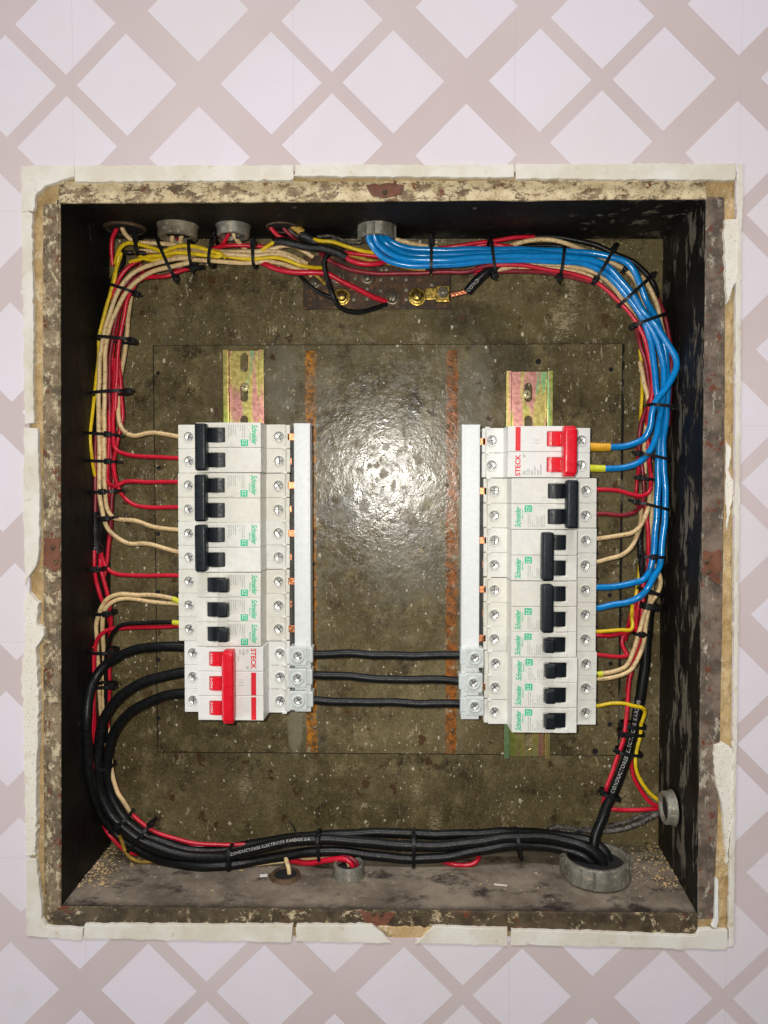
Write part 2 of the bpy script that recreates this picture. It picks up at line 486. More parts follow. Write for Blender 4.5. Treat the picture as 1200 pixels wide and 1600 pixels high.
def m_flange(name, thr, rust, dark=(.085, .066, .048), STR=(1, 1, 1), pa=(.56, .44, .25), pb=(.76, .65, .43)):
    t = NT(name)
    base = t.mix(t.ramp(t.noise(.07, 6, .7), .35, .65), dark, tuple(c * 2.6 for c in dark))
    base = t.mix(t.ramp(t.noise(.08, 5, .7, off=50), .62 - rust, .68 - rust), base, (.15, .042, .018))
    n = t.noise(.10, 8, .80, off=14, dist=.3, stretch=STR)
    paint = t.mix(t.ramp(t.noise(.1, 4, .6, off=28), .35, .65), pa, pb)
    k = t.ramp(n, thr - .01, thr + .05)
    fine = t.ramp(t.noise(.55, 4, .7, off=2), .60, .66)
    k2 = t.mth('MULTIPLY', k, t.mth('SUBTRACT', 1, t.mth('MULTIPLY', fine, .8)))
    c = t.mix(k2, base, paint)
    c = t.mix(t.ramp(t.noise(.11, 6, .75, off=66), .64 - rust * .5, .69 - rust * .5), c, (.20, .062, .022))
    c = t.mix(t.ramp(t.noise(.45, 5, .75, off=36), .66, .70), c, (.55, .50, .42))
    nb = t.bump(k2, .6, .0007)
    return t.out(c, .62, 0.0, t.bump(t.noise(.5, 4), .4, .0006, nb), .35)
M['fl_top'] = m_flange('cream_chipped_flange_top', .44, .07, (.12, .085, .05), (.9, 1, 1.5), (.52, .41, .23), (.70, .58, .37))
M['fl_left'] = m_flange('cream_chipped_flange_left', .51, .06, (.11, .082, .050), (1.6, 1.6, 1.0), (.46, .37, .22), (.62, .52, .34))
M['fl_right'] = m_flange('grey_chipped_flange_right', .55, .05, (.085, .064, .048), (1.4, 1, .6), (.33, .28, .21), (.50, .44, .34))
M['fl_bottom'] = m_flange('olive_chipped_flange_bottom', .555, .03, (.042, .030, .016), (1, 1, 1), (.40, .31, .17), (.56, .46, .29))
M['fl_rust'] = m_tarnished('rust_plate', (.14, .045, .02), (.20, .075, .04), (.08, .045, .03), .7, 0)
def m_mortar(name, a, b, c, bs=.8):
    t = NT(name)
    k = t.mix(t.ramp(t.noise(.05, 6, .7), .35, .65), a, b)
    k = t.mix(t.ramp(t.noise(.09, 6, .75, off=7), .56, .63), k, c)
    k = t.mix(t.ramp(t.noise(.9, 3, .6, off=3), .62, .70), k, (.20, .13, .06))
    return t.out(k, .92, 0, t.bump(t.noise(.3, 6, .7), bs, .0016), .15)
M['mortar'] = m_mortar('sandy_mortar', (.50, .34, .15), (.62, .46, .25), (.72, .60, .40))
M['plaster'] = m_mortar('cream_plaster', (.76, .71, .60), (.80, .77, .69), (.70, .63, .48), .25)
def m_edging():
    t = NT('white_tile_edge')
    c = t.mix(t.ramp(t.noise(.03, 4, .6), .35, .65), (.66, .61, .50), (.76, .73, .66))
    c = t.mix(t.ramp(t.noise(.12, 6, .75, off=19), .57, .70, 0, .8), c, (.56, .46, .31))
    c = t.mix(t.ramp(t.noise(.7, 3, .6, off=22), .74, .77), c, (.18, .12, .07))
    return t.out(c, .6, 0, t.bump(t.noise(.25, 4), .35, .0006), .3)
M['edging'] = m_edging()
def m_wall():
    t = NT('diamond_patterned_tile')
    a, b = P(102, 124, 0), P(939, 124, 0)
    T = (b.x - a.x) / 2
    c0 = P(102, 37, 0)
    th = math.radians(WALL_ROT)
    dx = t.mth('SUBTRACT', t.x, c0.x); dz = t.mth('MULTIPLY', t.mth('SUBTRACT', c0.z, t.z), 1.006)
    rx = t.mth('ADD', t.mth('MULTIPLY', dx, math.cos(th)), t.mth('MULTIPLY', dz, -math.sin(th)))
    rz = t.mth('ADD', t.mth('MULTIPLY', dx, math.sin(th)), t.mth('MULTIPLY', dz, math.cos(th)))
    wob = t.mth('MULTIPLY', t.mth('SUBTRACT', t.noise(.012, 2), .5), .9)
    u = t.mth('ADD', t.mth('ADD', rx, rz), wob); v = t.mth('ADD', t.mth('SUBTRACT', rx, rz), wob)
    def band(q, off):
        f = t.mth('FRACT', t.mth('ADD', t.mth('DIVIDE', q, T), 100.5 - off))
        return t.ramp(t.mth('ABSOLUTE', t.mth('SUBTRACT', f, .5)), .1905, .1885)
    mu = t.mth('MAXIMUM', band(u, 0), band(u, .4565)); mv = t.mth('MAXIMUM', band(v, 0), band(v, .5435))
    mask = t.mth('MULTIPLY', mu, mv)
    big = t.noise(.006, 3, .5)
    tau = t.mix(t.ramp(big, .35, .65), (.575, .485, .480), (.62, .53, .53))
    dia = t.mix(t.ramp(t.noise(.008, 3, .5, off=5), .35, .65), (.72, .665, .695), (.74, .685, .745))
    c = t.mix(mask, tau, dia)
    # faint marks: tile joints, scuffs
    g = 0
    joints = [t.ramp(t.mth('ABSOLUTE', t.mth('SUBTRACT', t.x, P(px, 200, 0).x)), .5, .25) for px in (115, 459, 804, 1157)]
    joints += [t.ramp(t.mth('ABSOLUTE', t.mth('SUBTRACT', t.z, P(0, py, 0).z)), .5, .25) for py in (-8, 330, 667, 1003, 1340)]
    j = joints[0]
    for q in joints[1:]: j = t.mth('MAXIMUM', j, q)
    c = t.mix(t.mth('MULTIPLY', j, .22), c, (.48, .43, .42))
    c = t.mix(t.ramp(t.noise(.5, 4, .7, off=13), .745, .765, 0, .5), c, (.42, .36, .32))
    c = t.mix(t.ramp(t.noise(.02, 5, .7, off=23), .55, .75, 0, .10), c, (.50, .45, .40))
    return t.out(c, t.ramp(t.noise(.05, 4), .3, .7, .5, .7), 0, t.bump(j, -.25, .0004, t.bump(t.noise(.04, 4, .6), .25, .0015)), .18)
WALL_ROT = 0.0
M['wall'] = m_wall()
def m_rail():
    t = NT('iridescent_zinc')
    n1 = t.noise(.11, 3, .5, stretch=(1, 1, .10))
    c = t.mix(t.ramp(n1, .38, .50), (.62, .72, .16), (.90, .74, .25))
    c = t.mix(t.ramp(t.noise(.12, 3, .5, stretch=(1, 1, .12), off=33), .50, .58), c, (.95, .45, .40))
    c = t.mix(t.ramp(t.noise(.13, 3, .5, stretch=(1, 1, .15), off=63), .56, .64), c, (.45, .80, .38))
    c = t.mix(t.ramp(t.noise(.3, 5, .7), .45, .75, 0, .3), c, (.75, .66, .40))
    return t.out(c, t.ramp(t.noise(.3, 4), .3, .7, .27, .36), .93, None, .5)
M['rail'] = m_rail()
M['rail_shade'] = metalm('dark_reflection_zinc', (.11, .035, .018), .45, .3, .1, .3)  # rail flanks: their dark reflection is put into the base colour

M['old_steel'] = m_tarnished('old_steel', (.10, .09, .07), (.22, .19, .14), (.34, .26, .14), .4, .6)
# ------------------------------------------------------------------ setting: wall, mortar
YB, YP = 93.0, 88.0
hole = [P(45, 268, 0), P(1151, 268, 0), P(1144, 1468, 0), P(47, 1464, 0)]
A, B = P(-500, -500, 0), P(1700, 2100, 0)
mb = curve_mb([[(A.x, A.z), (B.x, A.z), (B.x, B.z), (A.x, B.z)], [(v.x, v.z) for v in hole]], 1.5)
for v in mb.v: v.y += 1.5
tag(mb.build('wall', M['wall']), 'wall with a pink and grey lattice of diamonds around the opening', 'wall', kind='structure')
# mortar bed: rough ring between the tile edges and the metal flange
def rough_ring(px_out, px_in, y, amp, nx=1.6):
    """grid sheet of mortar filling a rectangular frame, with a lumpy face"""
    mb = MB()
    sides = [((0, 1), (0, 1)), ((1, 2), (1, 2)), ((2, 3), (2, 3)), ((3, 0), (3, 0))]
    for (a, b), _ in sides:
        o0, o1 = P(*px_out[a], y), P(*px_out[b], y)
        i0, i1 = P(*px_in[a], y), P(*px_in[b], y)
        n = int((o1 - o0).length / nx); m = max(3, int(((o0 - i0).length) / nx))
        vs, fs = [], []
        for i in range(n + 1):
            for j in range(m + 1):
                q = o0.lerp(o1, i / n).lerp(i0.lerp(i1, i / n), j / m)
                s = math.sin(q.x * .31 + 1.3 * math.sin(q.z * .17)) * math.cos(q.z * .27 + math.sin(q.x * .13)) + .5 * math.sin(q.x * 1.1 + q.z * .9) * math.cos(q.z * 1.3 - q.x * .4)
                q = q + Vector((0, s * amp + random.uniform(-.25, .25), 0))
                vs.append(q)
        for i in range(n):
            for j in range(m):
                k = i * (m + 1) + j
                fs.append((k, k + 1, k + m + 2, k + m + 1))
        mb.add(vs, fs, True)
    return mb
rough_ring([(20, 240), (1175, 240), (1165, 1495), (20, 1490)], [(90, 313.5), (1106, 308), (1093, 1431), (91, 1421)], 5.2, .8)\
    .build('mortar', M['mortar'])['kind'] = 'structure'
bpy.data.objects['mortar']['label'] = 'sandy mortar bed exposed between tile edges and metal box'
# ------------------------------------------------------------------ white tile edging and plaster
EDG = [
 ('white mitred tile edge turning the upper left corner', [(33, 258), (115, 259), (115, 276), (94, 282), (70, 289), (56, 304), (52, 330), (33, 331)]),
 ('white tile edge over the left part of the box top', [(117, 258), (459, 258), (459, 281), (117, 284)]),
 ('white tile edge over the middle of the box top', [(461, 257), (803, 257), (803, 277), (461, 275)]),
 ('white tile edge over the right part of the box top', [(806, 256), (1150, 255), (1149, 281), (806, 279)]),
 ('long slim white tile edge down the left side above the wider piece', [(33, 333), (50, 332), (52, 500), (52, 660), (38, 663), (36, 500)]),
 ('wider stained white tile edge at left, broken off at its lower end', [(37, 668), (58, 668), (61, 760), (61, 850), (57, 884), (50, 893), (43, 903), (39, 914), (36, 800)]),
 ('white tile edge turning the lower left corner', [(40, 1342), (56, 1342), (63, 1400), (66, 1435), (72, 1449), (129, 1452), (129, 1470), (90, 1467), (42, 1463)]),
 ('long clean white tile edge under the left half of the box', [(131, 1445), (457, 1446), (456, 1473), (131, 1467)]),
 ('white tile edge cut at a slant left of the broken mortar notch', [(463, 1445), (582, 1446), (598, 1460), (612, 1474), (462, 1471)]),
 ('white tile edge cut at a slant right of the broken mortar notch', [(677, 1448), (793, 1452), (793, 1478), (650, 1474)]),
 ('long yellowish white tile edge under the lower right of the box', [(800, 1453), (1088, 1463), (1094, 1452), (1137, 1454), (1137, 1484), (800, 1477)]),
 ('narrow white tile edge running down the whole right side', [(1153, 256), (1162, 257), (1160, 330), (1158, 500), (1157, 700), (1155, 900), (1153, 1100), (1149, 1300), (1147, 1478), (1140, 1480), (1140, 1400), (1141, 1330), (1145, 1250), (1147, 1100), (1148, 900), (1150, 700), (1150, 480), (1152, 400)]),
]
for lab, pts in EDG:
    mb = slab_px(pts, -.9, 3.0, .28, 3.2)
    tag(mb.build('tile_edge', M['edging'], origin=centre(mb)), lab, 'tile edge', 'white tile edges framing the opening')
PLA = [
 ('ragged white plaster patch beside the lower left side of the box', [(41, 922), (49, 934), (60, 942), (58, 960), (57, 977), (68, 981), (69, 993), (62, 1003), (56, 1012), (60, 1100), (57, 1200), (55, 1337), (41, 1337), (38, 1200), (36, 1100), (33, 1060), (39, 1000), (38, 950)], -1.0),
 ('crumpled cream plaster flap near the upper right corner', [(1133, 342), (1158, 341), (1159, 362), (1153, 390), (1158, 420), (1147, 446), (1138, 474), (1135, 440), (1133, 400)], -.5),
 ('puffy white plaster streak beside the lower right side', [(1117, 1165), (1130, 1160), (1146, 1170), (1146, 1235), (1143, 1290), (1137, 1350), (1134, 1310), (1130, 1262), (1121, 1232), (1117, 1200)], 0),
 ('cream plaster smear along the middle of the right side', [(1134, 690), (1143, 700), (1139, 735), (1148, 760), (1142, 800), (1136, 830), (1134, 780)], 3.2),
]
for lab, pts, y in PLA:
    mb = slab_px(pts, y, 5.0, .35, 3.0)
    tag(mb.build('plaster_patch', M['plaster'], origin=centre(mb)), lab, 'plaster', 'torn plaster around the box')
mb = slab_px([(1119, 1372), (1123, 1375), (1123, 1440), (1119, 1451), (1112, 1448), (1117, 1436)], -1, 2, .1, 4)
tag(mb.build('plastic_sliver', M['steck_white'], origin=centre(mb)), 'curved white plastic sliver wedged beside the lower right corner', 'sliver')
mb = slab_px([(590, 1447), (620, 1449), (676, 1449), (664, 1462), (650, 1471), (630, 1470), (612, 1466)], 1.0, 5.0, .5, 3.0)
tag(mb.build('mortar_lump', M['mortar'], origin=centre(mb)), 'lump of broken mortar filling the notch below the box', 'mortar lump')

# ------------------------------------------------------------------ the metal box
box = tag(empty('electrical_enclosure', (0, YB, 0)), 'old recessed metal electrical box, black inside with chipped cream rim', 'electrical box')
O = [(93, 316), (1103, 311), (1090, 1429), (94, 1418)]     # opening corners in the photo, at the rim
K = [(172, 374), (1035, 374), (1028, 1320), (175, 1317)]   # back corners
Yr = 4.0
o3 = [P(*q, Yr) for q in O]; k3 = [P(*q, YB) for q in K]
def local(mb):
    for v in mb.v: v.y -= YB
    return mb
def panel(name, q, mat, outward, th=1.6, cuts=None):
    mb = MB()
    a = [Vector(v) for v in q]; b = [v + Vector(outward) * th for v in a]
    mb.add(a + b, [(0, 1, 2, 3), (7, 6, 5, 4), (0, 4, 5, 1), (1, 5, 6, 2), (2, 6, 7, 3), (3, 7, 4, 0)])
    return local(mb).build(name, mat, box)
panel('side_panel', [o3[0], k3[0], k3[3], o3[3]], M['side'], (-1, 0, 0))
panel('side_panel', [o3[1], o3[2], k3[2], k3[1]], M['side'], (1, 0, 0))
panel('top_panel', [o3[0], o3[1], k3[1], k3[0]], M['side'], (0, 0, 1))
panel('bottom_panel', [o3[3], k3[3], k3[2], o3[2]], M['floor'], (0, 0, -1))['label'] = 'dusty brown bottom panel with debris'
panel('back_panel', [k3[0] + Vector((-3, 0, 3)), k3[1] + Vector((3, 0, 3)), k3[2] + Vector((3, 0, -3)), k3[3] + Vector((-3, 0, -3))], M['back'], (0, 1, 0))
FZ = (k3[2].z + o3[2].z) / 2
def flange(pts, mat, y0=3.0, y1=5.0, lab=None):
    mb = slab_px(pts, y0, y1, .10, 12)
    o = local(mb).build('flange', mat, box)
    if lab: o['label'] = lab
    return o
flange([(91, 284), (1102, 281), (1104, 311), (92, 317)], M['fl_top'], 2.6, 5, 'top rim with flaking cream paint')
flange([(67, 318), (91, 318.5), (94, 1418), (70, 1436), (68, 1200), (67, 700)], M['fl_left'], 3.0, 5, 'left rim with cream paint and rust')
flange([(1103.5, 307), (1132, 307), (1133, 600), (1131, 800), (1128, 1000), (1124, 1200), (1115, 1436), (1090, 1437), (1090, 1429)], M['fl_right'], 3.0, 5, 'right rim, dark with grey streaks')
flange([(72, 1431), (94, 1420), (600, 1424), (1090, 1431), (1090, 1463), (850, 1456), (560, 1449), (200, 1446), (100, 1447), (76, 1442)], M['fl_bottom'], 2.2, 5, 'bottom rim, olive with cream flakes')
# turned inner lip of the bottom and left rims
for a, b, r, mt in ((0, 3, .9, 'fl_left'), (3, 2, 1.1, 'fl_bottom'), (0, 1, .8, 'side'), (1, 2, .7, 'side')):
    mb = MB(); tube(mb, [o3[a].lerp(o3[b], k / 6) + Vector((0, .2, 0)) for k in range(7)], r, 8)
    local(mb).build('rim_lip', M[mt], box)
# weld seams in the corners
for a, b in ((0, 3), (1, 2), (0, 1)):
    mb = MB(); tube(mb, [k3[a].lerp(k3[b], k / 40) + Vector((random.gauss(0, .1), -.4, random.gauss(0, .1))) for k in range(41)], .55, 6)
    local(mb).build('weld_seam', M['back'], box)
def rivet(px, py, y, r=1.9, mat=None, h=.9):
    mb = MB(); c = P(px, py, y)
    mb.lathe([(r, 0), (r * .9, h * .5), (r * .55, h * .9), (0.001, h)], front_at(c.x, c.y, c.z), 14)
    local(mb).build('rivet', mat or M['brass'], box)
for poly in ([(571, 288), (634, 287), (628, 303), (600, 309), (580, 305)], [(68, 842), (93, 840), (94, 890), (80, 893), (68, 878)], [(1100, 862), (1128, 860), (1126, 915), (1112, 905), (1099, 896)], [(560, 1425), (618, 1426), (606, 1447), (575, 1448)]):
    mb = slab_px(poly, 1.9, 3.2, .5, 3)
    local(mb).build('hinge_plate', M['fl_rust'], box)
for px, py in ((601, 300), (82, 856), (87, 878), (1104, 878), (1107, 893), (583, 1428), (595, 1429)):
    rivet(px, py, 1.9, 1.9, M['bushing_dark'])
# mounting plate
a, b = P(240, 540, YP), P(965, 1180, YP)
def hole_at(px, py, r, y=YP):
    c = P(px, py, y); return circle(c.x, c.z, r, 14)
HOL = [(247, 583, 1.3), (955, 577, 1.6), (953, 930, 1.6), (954, 1037, 1.6), (248, 731, 1.4), (247, 834, 1.6), (247, 925, 1.6), (247, 1031, 1.6), (247, 1122, 1.6), (953, 1132, 1.7), (841, 565, 2.0), (930, 1174, 2.2)]
mb = curve_mb([[(a.x, a.z), (b.x, a.z), (b.x, b.z), (a.x, b.z)]] + [], 1.0, .25, 1)
for v in mb.v: v.y += YP + 1.0
local(mb).build('mounting_plate', M['back'], box)['label'] = 'raised olive mounting plate with two rust lines'
for px, py, r_ in HOL:
    c = P(px, py, YP); q = MB(); q.lathe([(r_ + .35, -.02), (r_ + .2, .12), (r_, .06), (.001, .05)], front_at(c.x, c.y, c.z), 14)
    local(q).build('drilled_hole', M['hole'], box)  # dark disc on the plate face, painted as the shade in a hole
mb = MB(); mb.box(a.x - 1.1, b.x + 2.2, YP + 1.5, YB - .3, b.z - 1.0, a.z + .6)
local(mb).build('plate_shadow_rim', M['side'], box)  # dark backing grown past the plate edges to draw its shadow line
for px, py in ((700, 666), (698, 758), (700, 891), (490, 880), (489, 957), (704, 575), (492, 1137), (707, 1142)):
    rivet(px, py, YP, 1.6, M['old_steel'], .6)
# knocked-out pieces above
# ------------------------------------------------------------------ conduit fittings
def bushing(base, axis, ro, ri, h, mat, lab, ridges=0, flare=1.0, tilt=None, nut=False):
    ax = Vector(axis)
    Mx = Matrix.Translation(base) @ ax.to_track_quat('Z', 'Y').to_matrix().to_4x4()
    if tilt: Mx = Mx @ Matrix.Rotation(tilt, 4, 'X')
    root = tag(empty('conduit_bushing', base), lab, 'conduit fitting', 'conduit fittings in the box walls')
    sh = Matrix.Translation(-Vector(base))
    mb = MB()
    mb.lathe([(ri, .1), (ri, h - .6), (ri + .6, h), (ro * flare - .7, h), (ro * flare, h - .8), (ro, h * .3), (ro + 1.2, .6), (ro + 1.2, -.5)], Mx, 40)
    for k in range(ridges):
        an = 2 * math.pi * (k + .3) / ridges
        R = Mx @ Matrix.Rotation(an, 4, 'Z')
        rb = MB(); rb.box(ro - .4, ro + 1.1, -1.1, 1.1, .5, h - .7, .4)
        mb.addm(rb, R)
    m2 = MB(); m2.addm(mb, sh); m2.build('collar', mat, root)
    mb = MB(); mb.lathe([(ri + .2, h * .6), (.001, h * .6)], Mx, 32, False)
    m2 = MB(); m2.addm(mb, sh); m2.build('opening', M['hole'], root)  # black disc across the collar stands for the darkness down the pipe
    return root
TZ = lambda px, py: ray_z(px, py, (o3[0].z + k3[0].z) / 2 - .3)
def on_top(px, py):
    # follow the (slightly sloping) top panel
    y = 4 + (YB - 4) * (py - 313) / (374 - 313)
    y = max(10, min(80, y)); q = P(px, py, y); return q
def on_floor(px, py):
    lo = 1317 + (px - 175) / 853 * 3; hi = 1418 + (px - 94) / 996 * 11
    # invert projection between the two depths
    zb, zf = P(px, lo, YB).z, P(px, hi, Yr).z
    best = None
    for k in range(200):
        y = Yr + (YB - Yr) * k / 199; z = zf + (zb - zf) * k / 199
        q = P(px, py, y)
        if best is None or abs(q.z - z) < best[0]: best = (abs(q.z - z), Vector((q.x, y, z)))
    return best[1]
def on_right(px, py):
    best = None
    for k in range(200):
        y = Yr + (YB - Yr) * k / 199; x = o3[1].x + (k3[1].x - o3[1].x) * k / 199
        q = P(px, py, y)
        if best is None or abs(q.x - x) < best[0]: best = (abs(q.x - x), Vector((x, y, q.z)))
    return best[1]
def top_pt(px, y):
    z = o3[0].z + (k3[0].z - o3[0].z) * (y - Yr) / (YB - Yr)
    lo = P(px, 400, y); return Vector((lo.x, y, z - .2))
bushing(top_pt(278, 58), (0, 0, -1), 15, 11.5, 10, M['bushing_dirty'], 'mortar smeared conduit collar in the box top, second from left', 0)
bushing(top_pt(365, 58), (0, 0, -1), 12.5, 9.5, 9, M['bushing'], 'grey conduit collar in the box top just left of centre', 0)
bushing(top_pt(589, 60), (0, 0, -1), 14, 11, 11, M['bushing'], 'notched grey conduit collar where the blue wires come out', 12)
bushing(top_pt(196, 62), (0, 0, -1), 15, 13.5, 2, M['bushing_dark'], 'rusty knocked out hole at the left end of the box top')
bushing(top_pt(441, 60), (0, 0, -1), 12.5, 11, 2, M['bushing_dark'], 'rough rusty hole in the box top under the taped wires')
bushing(on_floor(446, 1369), (0, 0, 1), 11.5, 8.5, 2.4, M['bushing_dark'], 'dark rusty ring in the box floor holding one cream wire')
bushing(on_floor(545, 1367), (0, 0, 1), 12.0, 9.5, 10, M['bushing'], 'small grey collar in the box floor with red wires', 0)
bushing(on_floor(930, 1364), (0, 0, 1), 26, 22, 14, M['bushing'], 'large grey collar in the box floor swallowing the thick black cables', 16)
bushing(on_right(1050, 1262), (-1, 0, 0), 12.5, 9.5, 7, M['bushing'], 'mortar smeared conduit collar low in the right box wall')
# ------------------------------------------------------------------ debris on the box floor
mb = MB()
def chip(c, s, flat=.5):
    b = bmesh.new(); bmesh.ops.create_icosphere(b, subdivisions=1, radius=s)
    for v in b.verts:
        v.co *= random.uniform(.6, 1.25); v.co.z *= flat; v.co += c
    mb.bm(b)
def floor_xy(x, y):
    t_ = (y - Yr) / (YB - Yr)
    return Vector((x, y, o3[3].z + (k3[3].z - o3[3].z) * t_ + ((o3[2].z - o3[3].z) * (x - o3[3].x) / (o3[2].x - o3[3].x)) * (1 - t_) + ((k3[2].z - k3[3].z) * (x - k3[3].x) / (k3[2].x - k3[3].x)) * t_))
xl, xr = k3[3].x, k3[2].x
for i in range(1000):
    r = random.random()
    if r < .42: x = xl - 4 + abs(random.gauss(0, 16)); y = random.uniform(30, 90)
    elif r < .80: x = xr + 3 - abs(random.gauss(0, 22)); y = min(91, random.uniform(35, 92))
    else: x = random.uniform(xl, xr); y = random.uniform(25, 91)
    chip(floor_xy(x, y) + Vector((0, 0, .2)), random.choice((.3, .4, .5, .6, .8, 1.3)) * random.uniform(.6, 1.2))
mb.build('rubble', M['mortar'])
tag(bpy.data.objects['rubble'], 'crumbs of mortar and grit scattered over the box floor', 'rubble', kind='stuff')
for px, py, ln, wd, an, lab, mt in ((412, 1369, 9, 3.6, .15, 'white paint flake lying left of the dark floor ring', 'steck_white'), (782, 1384, 15, 1.6, -.2, 'thin pale splinter on the right half of the box floor', 'plaster')):
    c = on_floor(px, py); m2 = MB(); m2.box(-ln / 3, ln / 3, -wd / 2, wd / 2, 0, .6, .2)
    m3 = MB(); m3.addm(m2, Matrix.Rotation(an, 4, 'Z')); 
    o = m3.build('paint_flake', M[mt]); o.location = (c + Vector((0, 0, .3))) * .001
    tag(o, lab, 'flake')

# ------------------------------------------------------------------ DIN rails
def rail(cx, w, ytop, ybot, slots, screws, lab):
    a = P(cx - w / 2, ytop, 80.5); b = P(cx + w / 2, ybot, 80.5)
    x0, x1, z1, z0 = a.x, b.x, a.z, b.z
    root = tag(empty('mounting_rail', ((x0 + x1) / 2, YP, (z0 + z1) / 2)), lab, 'mounting rail', 'zinc rails holding the breakers')
    sh = Matrix.Translation(-Vector(((x0 + x1) / 2, YP, (z0 + z1) / 2)))
    prof = [(x0, 80.5), (x0 + 4.2, 80.5), (x0 + 4.2, 86.4), (x1 - 4.2, 86.4), (x1 - 4.2, 80.5), (x1, 80.5)]
    prof2 = [(x1, 81.6), (x1 - 3.1, 81.6), (x1 - 3.1, 87.6), (x0 + 3.1, 87.6), (x0 + 3.1, 81.6), (x0, 81.6)]
    mb = MB()
    # lips and flanks
    for (xa, xb) in ((x0, x0 + 4.2), (x1 - 4.2, x1)):
        mb.box(xa, xb, 80.5, 81.6, z0, z1, .3)
    fl = MB()
    for xa in (x0 + 3.1, x1 - 4.2):
        fl.box(xa, xa + 1.1, 81.4, 87.6, z0, z1, .2)
    m2 = MB(); m2.addm(fl, sh); m2.build('rail_flank', M['rail_shade'], root)
    sl = []
    for sy in slots:
        c = P(cx, sy, 86.4); sl.append(rrect(c.x - 3.1, c.x + 3.1, c.z - 7.6, c.z + 7.6, 3.0, 6))
    web = curve_mb([[(x0 + 3.6, z0), (x1 - 3.6, z0), (x1 - 3.6, z1), (x0 + 3.6, z1)]] + sl, .55, .15, 1)
    for v in web.v: v.y += 87.0
    mb.addm(web)
    m2 = MB(); m2.addm(mb, sh); m2.build('rail_profile', M['rail'], root)
    for sx, sy in screws:
        c = P(sx, sy, 86.0)
        s = MB(); s.lathe([(3.5, -.3), (3.5, .1), (2.9, .9), (1.5, 1.3), (.001, 1.4)], front_at(*c), 22)
        m2 = MB(); m2.addm(s, sh); so = m2.build('screw', M['brass_pale'], root)
        s = MB()
        for an in (20, 110):
            q = MB(); q.box(-1.9, 1.9, -.15, .15, -.32, .32)
            s.addm(q, Matrix.Translation((c.x, c.y - 1.38, c.z)) @ Matrix.Rotation(math.radians(an), 4, 'Y'))
        m2 = MB(); m2.addm(s, sh); m2.build('screw_slot', M['screw_dark'], so)
    return root
M['brass_pale'] = metalm('yellow_zinc_screw', (.80, .70, .38), .35, .15, .6, .35)
rail(381.5, 67, 546, 1112, [566, 613, 664, 714], [(383, 605)], 'left yellow zinc rail with three slots showing above its breakers')
rail(825.5, 68, 579, 1186, [613, 664, 714, 1106, 1157], [(823, 616)], 'right yellow zinc rail, pink tinted, showing above and below its breakers')

# ------------------------------------------------------------------ breakers
PITCH_MM = (P(300, 664, 38).z - P(300, 1113, 38).z) / 12
KR = (P(840, 670, 38).z - P(840, 1132, 38).z) / 12 / PITCH_MM
YT, YN = 38.0, 18.0
def pozi(mb_m, mb_d, x, z, y, r, ang):
    mb_m.lathe([(r, .6), (r, .2), (r * .9, 0), (.001, 0)], Matrix.Translation((x, y, z)) @ TO_FRONT @ Matrix.Rotation(0, 4, 'X'), 22)
    for k, (l, wd) in enumerate(((r * .88, .42), (r * .80, .42))):
        q = MB(); q.box(-l, l, -.12, .12, -wd / 1.0 * .5 - .08, wd * .5 + .08)
        mb_d.addm(q, Matrix.Translation((x, y - .62 + k * .03, z)) @ Matrix.Rotation(math.radians(ang + 90 * k), 4, 'Y'))
def rnd_plate(x0, x1, z0, z1, holes, y0, y1, bev=.3):
    q = curve_mb([rrect(x0, x1, z0, z1, .5, 2)] + holes, (y1 - y0) / 2, bev, 1)
    for v in q.v: v.y += (y0 + y1) / 2
    return q
GEO = {'ez': dict(L=85.0, n0=19.0, n1=66.4, s0=8.0, s1=76.3, t0=27.2, tA=39.6, tB=38.2, hA=(20.4, 28.6), hB=(37.6, 46.0)),
       'sd': dict(L=81.0, n0=15.6, n1=64.0, s0=6.4, s1=73.2, t0=24.2, tA=35.4, tB=36.2, hA=(16.4, 26.0), hB=(35.4, 44.2))}
